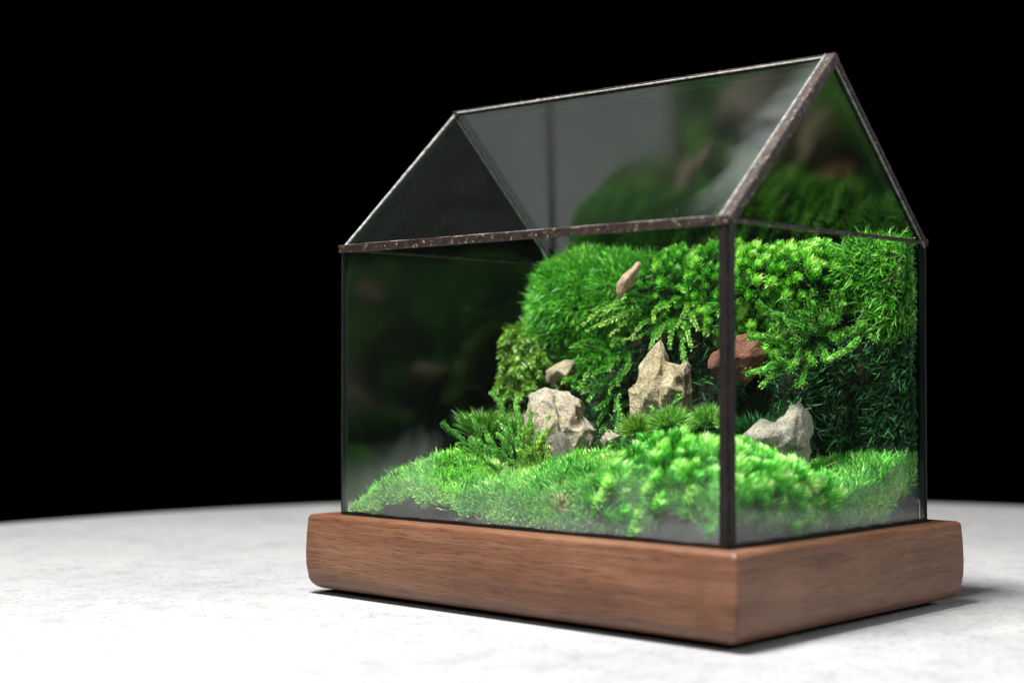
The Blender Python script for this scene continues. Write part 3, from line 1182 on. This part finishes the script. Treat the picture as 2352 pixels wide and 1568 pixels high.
specs = [
    hang(1900, 770, 4.78, 1745, 695, 4.66), hang(1890, 770, 4.78, 1800, 690, 4.66), hang(1905, 770, 4.78, 1850, 680, 4.70),
    hang(1900, 770, 4.78, 1922, 672, 4.66, (0, 0, .01)), hang(1905, 780, 4.76, 2012, 783, 4.62, (0, 0, .03)), hang(1955, 762, 4.72, 1978, 738, 4.66),
    hang(1890, 790, 4.76, 1900, 828, 4.62), hang(1975, 775, 4.66, 1898, 826, 4.60), hang(1885, 790, 4.76, 1845, 822, 4.62),
    hang(1860, 790, 4.76, 1760, 770, 4.60), hang(1850, 790, 4.76, 1745, 860, 4.56), hang(1840, 790, 4.76, 1750, 885, 4.56),
    hang(1860, 800, 4.74, 1832, 887, 4.58), hang(1790, 760, 4.70, 1725, 775, 4.60), hang(1800, 720, 4.70, 1775, 760, 4.62),
    hang(1790, 820, 4.66, 1716, 858, 4.56), hang(1880, 740, 4.74, 1870, 700, 4.68), hang(1860, 750, 4.74, 1815, 745, 4.62),
    hang(1900, 745, 4.74, 1938, 705, 4.66), hang(1850, 770, 4.72, 1820, 780, 4.60), hang(1845, 815, 4.70, 1795, 835, 4.58),
    hang(1935, 760, 4.72, 1985, 750, 4.64), hang(1820, 800, 4.70, 1770, 812, 4.58), hang(1870, 800, 4.72, 1862, 842, 4.60),
    hang(1880, 750, 4.74, 1895, 712, 4.66), hang(1865, 760, 4.72, 1840, 722, 4.62), hang(1905, 765, 4.74, 1930, 770, 4.62),
    hang(1830, 750, 4.72, 1790, 728, 4.64), hang(1840, 800, 4.70, 1812, 850, 4.59), hang(1810, 740, 4.70, 1778, 720, 4.62),
]
sprig_cluster('hanging_sprigs', 'plump droopy moss sprigs beaded with water hanging before the dark right wall', PX(1890, 790, 4.80), specs, MOSS['sprig'], .0112, 150, .5)

# upright sprigs with drops left of the tall rock
specs = []
for (a, b, d0, c, e, d1) in [
    (1085, 1045, 4.95, 1022, 975, 4.96), (1115, 1060, 4.93, 1083, 950, 4.95), (1190, 1040, 4.93, 1130, 898, 4.97), (1195, 1000, 4.95, 1185, 912, 5.0),
    (1215, 1030, 4.86, 1218, 950, 4.88), (1245, 1050, 4.84, 1262, 955, 4.86), (1150, 1060, 4.90, 1108, 985, 4.93), (1160, 1060, 4.88, 1150, 1000, 4.90),
    (1130, 1080, 4.86, 1070, 1030, 4.86), (1120, 1080, 4.84, 1060, 1060, 4.82), (1180, 1080, 4.84, 1135, 1040, 4.80), (1200, 1080, 4.82, 1190, 1010, 4.84),
    (1230, 1070, 4.80, 1235, 1000, 4.83), (1150, 1090, 4.80, 1110, 1065, 4.76), (1190, 1095, 4.80, 1170, 1060, 4.76), (1110, 1050, 4.90, 1050, 1020, 4.90),
    (1175, 1050, 4.90, 1145, 960, 4.95), (1225, 1050, 4.86, 1205, 985, 4.88), (1130, 1060, 4.9, 1092, 1010, 4.92), (1165, 1075, 4.86, 1118, 1030, 4.86),
    (1210, 1085, 4.8, 1215, 1045, 4.8), (1100, 1070, 4.86, 1085, 1005, 4.88)]:
    specs.append(hang(a, b, d0, c, e, d1, (0, 0, .012)))
sprig_cluster('upright_sprigs', 'clump of upright wet moss sprigs left of the rounded rock on the floor', PX(1150, 1100, 4.85), specs, MOSS['sprig'], .0095, 120, .5)
specs = [hang(a, b, d0, c, e, d1, (0, 0, .006)) for (a, b, d0, c, e, d1) in [
    (1205, 1060, 4.82, 1222, 968, 4.82), (1225, 1060, 4.80, 1205, 1000, 4.80), (1235, 1060, 4.80, 1258, 990, 4.82), (1240, 1075, 4.78, 1222, 1020, 4.78),
    (1215, 1080, 4.78, 1195, 1035, 4.78), (1250, 1080, 4.78, 1262, 1030, 4.79), (1228, 1070, 4.79, 1240, 1005, 4.8)]]
sprig_cluster('yellow_sprigs', 'yellowish wet moss sprigs rising at the left foot of the rounded rock', PX(1225, 1090, 4.8), specs, MOSS['sprig_yellow'], .0105, 70, .45)
specs = [hang(a, b, d0, c, e, d1, (0, 0, .008)) for (a, b, d0, c, e, d1) in [
    (1415, 1000, 4.88, 1425, 905, 4.92), (1400, 1010, 4.86, 1385, 985, 4.85), (1420, 1030, 4.80, 1400, 1020, 4.78), (1440, 1010, 4.80, 1455, 960, 4.82),
    (1410, 1040, 4.80, 1385, 1035, 4.78), (1480, 1000, 4.72, 1498, 930, 4.76), (1540, 970, 4.70, 1554, 905, 4.72), (1430, 1030, 4.78, 1440, 990, 4.78)]]
sprig_cluster('small_sprigs', 'few thin wet moss sprigs between the rounded rock and the pointed rock', PX(1430, 1040, 4.84), specs, MOSS['sprig'], .0085, 60, .5)


def plume_cluster(name, label, org, specs, mat, Lf, Wf, n, t0=.4, pname='plume', spread=1.0):
    root = empty(name, org, label, 'moss')
    org = np.asarray(org, float)
    for pts in specs:
        lv = Leaves()
        plume(lv, pts, Lf * (.8 + .4 * random.random()), Wf, 1, n, t0 + .25 * (random.random() - .5), spread)
        lv.clamp()
        o0 = np.asarray(pts[0])
        link(pname, lv.mesh(pname, o0), mat, root, o0 - org)
    return root


# olive bottle-brush shoots at the far left of the wall
specs = []
for (x0, y0, x1, y1) in [(1200, 760, 1165, 770), (1180, 760, 1150, 800), (1190, 770, 1180, 830), (1215, 760, 1230, 820), (1225, 780, 1255, 835),
                         (1200, 800, 1195, 870), (1180, 810, 1150, 850), (1170, 840, 1145, 890), (1200, 850, 1210, 900), (1220, 840, 1240, 870),
                         (1180, 870, 1165, 915), (1195, 890, 1190, 930), (1215, 880, 1222, 920), (1160, 880, 1135, 905), (1190, 750, 1205, 790),
                         (1210, 790, 1225, 850), (1230, 850, 1262, 840), (1175, 790, 1150, 830), (1205, 830, 1175, 860), (1160, 900, 1150, 935)]:
    d = 5.42 - .0006 * (y1 - 750)
    specs.append(tube_curve(PX(x0, y0, d + .12), PX(x1, y1, d), (0, 0, .015), 7, .006))
plume_cluster('olive_shoots', 'olive green bottlebrush moss shoots drooping below the left end of the big cushion', PX(1200, 900, 5.5), specs, MOSS['olive'], .044, .0042, 100, .45, spread=1.3)

# feathery fronds in the middle of the wall
specs = []
for (x0, y0, x1, y1) in [(1480, 715, 1345, 768), (1470, 700, 1338, 742), (1500, 690, 1400, 700), (1490, 700, 1385, 722), (1500, 740, 1400, 765), (1540, 760, 1430, 790),
                         (1520, 740, 1450, 770), (1560, 740, 1500, 780), (1560, 760, 1578, 845), (1560, 740, 1590, 800), (1545, 740, 1540, 800), (1600, 740, 1575, 790),
                         (1520, 760, 1490, 800), (1590, 700, 1560, 750), (1530, 700, 1500, 740), (1480, 660, 1430, 690), (1560, 690, 1530, 720), (1580, 720, 1600, 760), (1565, 790, 1572, 858)]:
    d = 5.10 - (x1 - 1340) * .0005
    specs.append(tube_curve(PX(x0, y0, d + .10), PX(x1, y1, d - .04), (0, 0, .02), 7, .008))
plume_cluster('feather_fronds', 'feathery bright green fronds drooping leftwards from the middle of the moss wall', PX(1540, 760, 5.15), specs, MOSS['feather'], .024, .0034, 170, .55)
specs = []
for (x0, y0, x1, y1) in [(1400, 820, 1310, 800), (1390, 800, 1325, 790), (1400, 850, 1340, 830), (1420, 850, 1360, 870), (1400, 860, 1330, 870), (1420, 880, 1330, 905),
                         (1420, 830, 1395, 850), (1430, 870, 1400, 905), (1440, 840, 1420, 890), (1400, 900, 1350, 920), (1420, 910, 1370, 945), (1440, 900, 1410, 940),
                         (1430, 800, 1405, 790), (1440, 820, 1440, 860), (1440, 930, 1420, 960), (1400, 940, 1375, 975), (1390, 880, 1315, 885), (1430, 950, 1390, 1000), (1330, 890, 1290, 880)]:
    d = 5.18
    specs.append(tube_curve(PX(x0, y0, d + .05), PX(x1, y1, d - .08), (0, 0, .02), 7, .008))
plume_cluster('fern_moss', 'fern like green moss above the rounded rock and left of the pointed rock', PX(1400, 900, 5.22), specs, MOSS['feather'], .025, .0036, 160, .5)

# long needled tufts on the floor
def needle_fan(name, label, c, n, L, Wd, mat, rad, tilt=.55, puff=False):
    lv = Leaves()
    c = np.asarray(c, float)
    q = rng.normal(size=(n, 3)) * np.array([rad, rad, .004])
    q = q / np.maximum(1, np.linalg.norm(q, axis=1, keepdims=True) / (1.5 * rad))
    P = c + q
    D = unit(np.array([0, 0, 1.0]) + (q / rad) * tilt * np.array([1, 1, 0]) + rng.normal(size=(n, 3)) * .16)
    if puff:
        D = rng.normal(size=(n, 3))
        D[:, 2] = np.abs(D[:, 2]) * 1.1 + .12
        D = unit(D)
        P = c + D * rad * .5 + np.array([0, 0, .016])
        q = D * rad
    cu = (q / rad) * .16 - np.array([0, 0, .12]) + rng.normal(size=(n, 3)) * .1
    lv.add(P, D, L * (.7 + .5 * rng.random(n)), Wd, cu, np.clip(rng.random(n) * .85 + (.22 if puff else .05), 0, 1))
    return finish(name, lv, mat, label)


needle_fan('needle_tuft', 'dark long needled moss tuft in front of the pointed rock', PX(1540, 1000, 4.62), 3000, .054, .0023, MOSS['needle'], .026, .85, True)
needle_fan('needle_tuft', 'long needled moss tuft just left of the corner post below the red stone', PX(1628, 990, 4.60), 2000, .048, .0023, MOSS['needle'], .024, .85, True)
needle_fan('needle_tuft', 'pale fine needled tuft between the small sprigs and the front mound', PX(1468, 1010, 4.66), 1300, .052, .0024, MOSS['olive'], .022, .9, True)
needle_fan('needle_tuft', 'green needled tuft standing behind the leftmost wet sprigs', PX(1115, 1005, 5.10), 1300, .090, .0028, MOSS['needle'], .024, .35)
needle_fan('needle_tuft', 'small needled tuft behind the sprigs close to the rounded rock', PX(1180, 1010, 5.08), 900, .08, .0028, MOSS['needle'], .022, .4)
needle_fan('needle_tuft', 'dim wispy tuft right of the corner post behind the jagged grey rock', PX(1745, 1000, 4.84), 1300, .070, .0026, MOSS['dark'], .034, .5)


# ------------------------------------------------------------------ floor moss
def floor_points(n, x0, x1, y0, y1):
    x = x0 + (x1 - x0) * rng.random(n)
    y = y0 + (y1 - y0) * rng.random(n)
    e = .004
    h = floor_h(x, y)
    N = unit(np.stack([-(floor_h(x + e, y) - h) / e, -(floor_h(x, y + e) - h) / e, np.ones(n)], -1))
    return np.stack([x, y, h], -1), N


CENT = {'hill': (.16, 1.20), 'middle': (.22, .74), 'mound': (.26, .22), 'right': (.82, .12), 'back': (.62, .95), 'gully': (.62, .45)}


def region(P):
    names = list(CENT)
    q = P[:, :2] + .04 * np.stack([smooth_noise(P, 2.5, 12), smooth_noise(P, 2.5, 13)], -1)
    sc = {'hill': 1.0, 'middle': 1.0, 'mound': 1.0, 'right': 1.0, 'back': 1.0, 'gully': 1.15}
    d = np.stack([np.hypot(q[:, 0] - CENT[k][0], (q[:, 1] - CENT[k][1])) * sc[k] for k in names], -1)
    return np.array(names)[d.argmin(1)]


Pf, Nf = floor_points(66000, .022, .97, .022, L_ - .02)
Rf = region(Pf)


def rim_points(n, side):
    """points down the inner edge of the moss, against the pane"""
    if side == 'x':
        y = .03 + (L_ - .05) * rng.random(n)
        x = .028 + .014 * rng.random(n)
    else:
        x = .03 + .94 * rng.random(n)
        y = .028 + .014 * rng.random(n)
    h = floor_h(x, y)
    P = np.stack([x, y, h], -1)
    low = h * (.22 + .50 * smooth_noise(P, 2.2, 15) + .22 * smooth_noise(P, 6.0, 6))
    low = np.clip(low, -.005, h)
    if side == 'x':
        low = np.where(y > 1.30, 0.0, low)
    if side == 'y':
        low = low + (h * .40 - low) * np.clip((x - .80) / .10, 0, 1)
    z = low + (h - low) * np.sqrt(rng.random(n))
    P[:, 2] = z
    N = np.tile(np.array([-.75, -.1, .45]) if side == 'x' else np.array([-.1, -.75, .45]), (n, 1))
    return P, unit(N)


Px_, Nx_ = rim_points(20000, 'x')
Py_, Ny_ = rim_points(14000, 'y')
Pa, Na = np.concatenate([Pf, Px_, Py_]), np.concatenate([Nf, Nx_, Ny_])
Ra = region(Pa)
FL = {
    'hill': ('moss_carpet', 'lime', 'lime green velvety moss hill filling the left end of the floor', .030, .0050),
    'middle': ('moss_carpet', 'floor', 'mint green low moss carpet in front of the rounded rock', .032, .0048),
    'right': ('moss_carpet', 'floor', 'bright green moss carpet in the right corner under the dark wall', .036, .0046),
    'back': ('moss_carpet', 'feather', 'shaded green moss around the feet of the rocks at the back of the floor', .030, .0048),
    'gully': ('moss_carpet', 'needle', 'dark dim moss in the hollow behind the jagged grey rock', .028, .0045),
}
for k, (nm, mt, lab, L0, W0) in FL.items():
    m_ = Ra == k
    P, N = Pa[m_], Na[m_]
    lv = Leaves()
    tint = np.clip(rng.random(len(P)) * .8 + .1 + .28 * smooth_noise(P, 4, 16), 0, 1)
    needles(lv, P, N, L0, W0, .30, .25, .22, tint, coherent=.5)
    # second fine layer
    sel = rng.random(len(P)) < .55
    needles(lv, P[sel], N[sel], L0 * .8, W0 * .8, .5, .2, .3, rng.random(sel.sum()))
    finish(nm, lv, MOSS[mt], lab, 'moss')

# dead bits lying about on the moss
k = rng.choice(len(Pf), 420, replace=False)
lv = Leaves()
D = unit(np.stack([rng.normal(size=420), rng.normal(size=420), .35 * rng.random(420)], -1))
lv.add(Pf[k] + np.array([0, 0, .016]) * (.5 + rng.random(420))[:, None], D, .014 + .022 * rng.random(420), .0030, rng.normal(size=(420, 3)) * .3, rng.random(420))
for kk in ('midtop', 'tuft', 'cushion', 'mid', 'needle_top'):
    P, N = lump_surface(kk, 500, bump=.016)
    D = unit(N * .5 + rng.normal(size=P.shape))
    lv.add(P + N * .014, D, .012 + .020 * rng.random(len(P)), .0028, rng.normal(size=P.shape) * .3, rng.random(len(P)))
M_LITTER = moss_mat('dead_leaf', [(0, (.05, .025, .010)), (.4, (.16, .09, .035)), (.75, (.34, .26, .09)), (1, (.55, .50, .24))], trans=.15)
finish('dead_leaf_litter', lv, M_LITTER, 'brown and straw coloured dead bits scattered over the moss', 'litter', kind='stuff')

# front mound of plump shoots (parts)
m_ = Ra == 'mound'
P, N = Pa[m_], Na[m_]
TUFT_BIG = tuft_meshes('moss_shoot', 6, 56, .050, .0052, 1.05, .032, .34)
for me in TUFT_BIG:
    me.materials.append(MOSS['mound'])
Pt, Nt = thin_out(P, N, .036, 298)
org = np.array([.26, .22, .0])
mo = empty('moss_mound', org, 'tall mound of curly plump moss shoots filling the near corner behind the post', 'moss')
Nt = unit(Nt + rng.normal(size=Nt.shape) * .25 + np.array([-.1, -.1, .15]))
inside = (Pt[:, 0] > .04) & (Pt[:, 1] > .04)
Pt = np.where(inside[:, None], Pt, np.clip(Pt, [.045, .045, 0], None))
place_parts('moss_shoot', mo, org, TUFT_BIG, Pt - Nt * .006, Nt, .70, 1.35)
lv = Leaves()
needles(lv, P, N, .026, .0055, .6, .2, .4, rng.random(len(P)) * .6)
lv.clamp()
o = link('under_leaves', lv.mesh('under_leaves', org), MOSS['tuft'], mo, (0, 0, 0))
o['kind'] = 'stuff'


# ------------------------------------------------------------------ rocks
def rock(name, label, cat, hulls, mat, amp=.010, vox=.0055, seed=0, ridges=.006, group=None, smooth=2):
    bmj = bmesh.new()
    allp = np.concatenate([np.array(h) for h in hulls])
    o0 = np.array([allp[:, 0].mean(), allp[:, 1].mean(), allp[:, 2].min()])
    for h in hulls:
        b = bmesh.new()
        for p in h:
            b.verts.new(tuple((np.asarray(p) - o0) * 10))
        r_ = bmesh.ops.convex_hull(b, input=b.verts)
        junk = [e for e in r_['geom_interior'] if isinstance(e, bmesh.types.BMVert)]
        if junk:
            bmesh.ops.delete(b, geom=junk, context='VERTS')
        bmesh.ops.recalc_face_normals(b, faces=b.faces)
        tmp = bpy.data.meshes.new('tmp')
        b.to_mesh(tmp)
        b.free()
        bmj.from_mesh(tmp)
        bpy.data.meshes.remove(tmp)
    me0 = bpy.data.meshes.new('tmp')
    bmj.to_mesh(me0)
    bmj.free()
    ob = bpy.data.objects.new('tmp', me0)
    C.objects.link(ob)
    md = ob.modifiers.new('r', 'REMESH')
    md.mode = 'VOXEL'
    md.voxel_size = vox * 10
    md2 = ob.modifiers.new('s', 'SMOOTH')
    md2.factor = .5
    md2.iterations = smooth
    dg = bpy.context.evaluated_depsgraph_get()
    me = bpy.data.meshes.new_from_object(ob.evaluated_get(dg))
    bpy.data.objects.remove(ob)
    bpy.data.meshes.remove(me0)
    n = len(me.vertices)
    co = np.empty(n * 3, np.float32)
    me.vertices.foreach_get('co', co)
    co = co.reshape(-1, 3) / 10
    no = np.empty(n * 3, np.float32)
    me.vertices.foreach_get('normal', no)
    no = no.reshape(-1, 3)
    d = np.empty(n)
    for i in range(n):
        v = Vector((co[i, 0] * 1.0 + seed * 3.1, co[i, 1], co[i, 2]))
        a = mnoise.fractal(v * 11, 1.0, 2.1, 4)
        rdg = 1 - abs(mnoise.noise(v * 17 + Vector((5, 2, 1)))) * 2
        rdg2 = 1 - abs(mnoise.noise(Vector((v.x * 30, v.y * 30, v.z * 18)))) * 2
        fc = mnoise.voronoi(v * 16)[0][0]
        d[i] = amp * a + ridges * (max(rdg, 0) ** 3 - .35) + ridges * .5 * rdg2 - fc * amp * .7
    co = co + no * d[:, None]
    co = co * S
    me.vertices.foreach_set('co', co.astype(np.float32).ravel())
    me.polygons.foreach_set('use_smooth', np.zeros(len(me.polygons), dtype=bool) + True)
    me.update()
    me.name = name
    o = link(name, me, mat, loc=o0)
    return tag(o, label, cat, group)


def hp(pxs, d, th, inset=.0):
    """hull points: a front outline in pixels at distance d and a smaller copy th deeper"""
    out = []
    c = np.mean(np.array(pxs, float), axis=0)
    for (x, y) in pxs:
        out.append(W(x, y, d))
        xx, yy = c + (np.array([x, y]) - c) * (1 - inset)
        out.append(W(xx, yy, d + th))
    return out


def rp(lst):
    return [W(x, y, d) for x, y, d in lst]


rock('pointed_rock', 'pale tan rock with a tall sharp peak and a smaller horn', 'rock', [
    rp([(1518, 774, 4.89), (1510, 788, 4.87), (1526, 796, 4.88), (1498, 808, 4.90), (1516, 840, 4.80), (1472, 834, 4.93), (1540, 838, 4.92), (1490, 900, 4.78), (1530, 890, 4.80), (1456, 880, 4.92), (1500, 860, 5.02), (1530, 960, 4.80), (1460, 960, 4.86), (1550, 960, 4.95), (1480, 960, 5.04)]),
    rp([(1581, 818, 4.92), (1591, 846, 4.92), (1560, 850, 4.90), (1572, 842, 4.90), (1587, 912, 4.90), (1560, 900, 4.82), (1545, 960, 4.82), (1592, 975, 4.90), (1530, 870, 4.86), (1560, 960, 5.02), (1580, 870, 4.98), (1520, 950, 4.95)]),
    rp([(1508, 822, 4.87), (1577, 840, 4.90), (1545, 838, 4.84), (1548, 872, 4.78), (1528, 905, 4.76), (1572, 910, 4.80), (1586, 900, 4.90), (1588, 975, 4.90), (1500, 980, 4.84), (1505, 900, 4.82), (1560, 880, 4.84), (1560, 970, 4.82), (1520, 900, 5.02), (1575, 960, 5.0)]),
    rp([(1441, 896, 4.90), (1455, 880, 4.90), (1446, 955, 4.88), (1450, 985, 4.86), (1500, 990, 4.80), (1500, 900, 4.84), (1490, 985, 5.0), (1470, 900, 4.96), (1560, 990, 4.84)]),
], M_ROCK_TAN, .007, vox=.0042, seed=11, ridges=.0045, smooth=1)
rock('rounded_rock', 'pale beige rock with a domed top, between the wet sprigs and the fern moss', 'rock', [
    rp([(1250, 888, 4.98), (1222, 900, 4.98), (1212, 925, 4.98), (1203, 975, 4.98), (1200, 1020, 4.96), (1275, 893, 4.98), (1268, 920, 4.88), (1240, 930, 4.88), (1235, 1000, 4.84), (1280, 960, 4.84), (1290, 1060, 4.82), (1215, 1080, 4.92), (1280, 1080, 5.02), (1250, 920, 5.08), (1230, 1000, 5.08)]),
    rp([(1275, 892, 4.98), (1300, 896, 4.98), (1336, 918, 4.98), (1342, 952, 4.98), (1320, 940, 4.88), (1285, 930, 4.90), (1290, 1000, 4.84), (1340, 1000, 4.88), (1310, 1000, 5.06), (1300, 930, 5.06)]),
    rp([(1341, 955, 4.97), (1371, 988, 4.95), (1364, 1018, 4.95), (1343, 1075, 4.92), (1340, 985, 4.86), (1290, 990, 4.85), (1290, 1090, 4.84), (1345, 1050, 4.86), (1320, 1090, 4.98), (1330, 1000, 5.05)]),
], M_ROCK_MIX, .009, vox=.0048, seed=2, ridges=.009, smooth=1)
rock('small_rock', 'small grey conical rock leaning against the front of the rounded rock', 'rock', [
    rp([(1285, 988, 4.75), (1271, 998, 4.75), (1267, 1024, 4.75), (1262, 1090, 4.73), (1304, 999, 4.75), (1324, 1034, 4.75), (1340, 1058, 4.75), (1342, 1095, 4.73), (1290, 1020, 4.69), (1300, 1090, 4.66), (1290, 1010, 4.81), (1300, 1090, 4.83)]),
], M_ROCK_DARK, .005, seed=3, ridges=.003)
rock('jagged_rock', 'grey white jagged rock with two uneven horns, right of the corner post', 'rock', [
    rp([(1833, 916, 4.64), (1813, 934, 4.62), (1857, 940, 4.66), (1864, 965, 4.68), (1866, 995, 4.68), (1800, 958, 4.60), (1810, 1020, 4.54), (1850, 1030, 4.60), (1785, 970, 4.58), (1830, 960, 4.58), (1790, 1040, 4.60), (1840, 1000, 4.76)]),
    rp([(1746, 957, 4.60), (1736, 964, 4.60), (1704, 998, 4.58), (1766, 965, 4.60), (1790, 968, 4.60), (1700, 1060, 4.58), (1760, 1000, 4.52), (1800, 1060, 4.54), (1820, 1000, 4.58), (1760, 1020, 4.70), (1800, 980, 4.68), (1780, 1090, 4.60)]),
    rp([(1857, 1025, 4.64), (1856, 1090, 4.62), (1800, 1020, 4.58), (1805, 1060, 4.56), (1830, 1110, 4.60), (1790, 1100, 4.60), (1840, 1060, 4.72), (1862, 990, 4.66)]),
], M_ROCK_GREY, .008, vox=.0048, seed=14, ridges=.006, smooth=1)
rock('brown_stone', 'small brown oblong stone tilted among the moss above the rounded rock', 'stone', [
    rp([(1250, 868, 5.26), (1256, 850, 5.26), (1300, 826, 5.24), (1318, 830, 5.24), (1325, 850, 5.26), (1318, 862, 5.26), (1270, 884, 5.26), (1254, 882, 5.26), (1280, 850, 5.20), (1300, 862, 5.20), (1285, 850, 5.34), (1310, 850, 5.34)]),
], M_ROCK_TAN, .004, vox=.004, seed=5, ridges=.003)
rock('red_stone', 'reddish brown flat stone jutting from the moss wall behind the corner post', 'stone', [
    rp([(1624, 830, 4.92), (1634, 808, 4.92), (1650, 804, 4.92), (1640, 862, 4.92), (1628, 850, 4.92), (1660, 868, 4.92), (1680, 790, 4.88), (1670, 800, 5.02), (1690, 866, 4.9), (1690, 820, 4.82)]),
    rp([(1690, 768, 4.86), (1712, 763, 4.86), (1740, 775, 4.86), (1758, 815, 4.86), (1752, 850, 4.86), (1715, 884, 4.86), (1685, 875, 4.88), (1675, 820, 4.84), (1720, 820, 4.80), (1720, 830, 5.0)]),
], M_ROCK_RED, .004, vox=.005, seed=6, ridges=.003)
rock('bark_chip', 'pinkish tan bark chip stuck upright in the moss right of the big cushion', 'bark', [
    rp([(1416, 668, 5.06), (1414, 655, 5.06), (1428, 632, 5.05), (1446, 617, 5.05), (1468, 598, 5.06), (1474, 604, 5.06), (1465, 630, 5.05), (1458, 650, 5.05), (1444, 652, 5.02), (1420, 688, 5.06), (1428, 690, 5.06), (1440, 640, 5.0), (1450, 650, 5.12), (1425, 670, 5.12)]),
], M_CHIP, .003, vox=.004, seed=7, ridges=.003)
rock('bark_chip', 'dark curled bark flake lying on the mint green carpet near the front pane', 'bark', [
    rp([(1352, 1150, 4.42), (1350, 1128, 4.42), (1360, 1110, 4.43), (1369, 1106, 4.43), (1370, 1125, 4.42), (1362, 1150, 4.42), (1356, 1162, 4.42), (1360, 1130, 4.40), (1362, 1135, 4.45)]),
], rock_mat('dark_bark', [(.05, .025, .018), (.12, .065, .05), (.2, .12, .09), (.3, .22, .18)], 6, (.16, .08, .05)), .002, vox=.003, seed=8, ridges=.002)
rock('pebble', 'half buried pinkish pebble under the tall pointed rock', 'stone', [
    rp([(1378, 1010, 4.86), (1388, 985, 4.86), (1400, 985, 4.87), (1425, 1000, 4.86), (1405, 1030, 4.86), (1385, 1030, 4.86), (1400, 1010, 4.80), (1400, 1010, 4.94)]),
], M_ROCK_MIX, .004, vox=.004, seed=9, ridges=.003)


# ------------------------------------------------------------------ small litter
def stalk(name, label, pts, r_, mat, cat='twig', group=None):
    lv = Leaves()
    lv.add_tube(pts, np.linspace(r_, r_ * .4, len(pts)), .5, 5)
    lv.clamp()
    o0 = lv.origin()
    o = link(name, lv.mesh(name, o0), mat, loc=o0)
    return tag(o, label, cat, group)


M_TWIG = simple_noise_mat('dark_twig', (.02, .012, .008), (.07, .045, .03), 30)
stalk('twig', 'thin dark twig lying slanted on the top of the lime green hill', tube_curve(PX(885, 1085, 4.86), PX(955, 1066, 4.92), (0, 0, .01)), .0028, M_TWIG)
stalk('twig', 'short dark forked twig on the left slope of the lime green hill', tube_curve(PX(840, 1090, 4.86), PX(862, 1128, 4.84), (0, 0, .005)), .0026, M_TWIG)
stalk('twig', 'brown twig crossing the fern moss above the rounded rock', tube_curve(PX(1345, 795, 5.08), PX(1395, 815, 5.1), (0, 0, .005)), .003, M_TWIG)
stalk('twig', 'thin reddish stem rising out of the dark needled tuft', tube_curve(PX(1540, 1000, 4.56), PX(1532, 950, 4.58), (0, 0, .004)), .0018, M_TWIG)


def straw(name, label, specs, L=.05):
    lv = Leaves()
    for (a, b, d, c, e) in specs:
        p0, p1 = PX(a, b, d), PX(c, e, d)
        v = p1 - p0
        l_ = np.linalg.norm(v)
        lv.add(p0[None], (v / l_)[None], np.array([l_]), np.array([.005]), np.array([[0, 0, .2]]), np.array([.85]))
    return finish(name, lv, MOSS['straw'], label, 'straw')


straw('straw', 'few pale dry blades scattered in the dip of the moss by the long front pane', [
    (985, 1145, 4.74, 1010, 1170), (1000, 1165, 4.72, 1040, 1180), (1010, 1150, 4.74, 1045, 1148), (1075, 1165, 4.68, 1090, 1140), (960, 1100, 4.8, 925, 1110), (1040, 1190, 4.66, 1065, 1205), (1060, 1195, 4.66, 1085, 1190)])
straw('straw', 'pale bent dry stalk on the bright carpet in the right corner', [
    (1768 + 120, 1072, 4.55, 1768 + 155, 1064), (1905, 1120, 4.5, 1925, 1138), (1925, 1136, 4.5, 1935, 1128)])
lv = Leaves()
rosette(lv, PX(1262, 1175, 4.37), np.array([-.5, -.3, .8]), 24, .060, .005, .35, .5, .03)
finish('pale_rosette', lv, MOSS['straw'], 'pale straw coloured moss rosette pressed to the front pane left of the bark flake', 'moss')
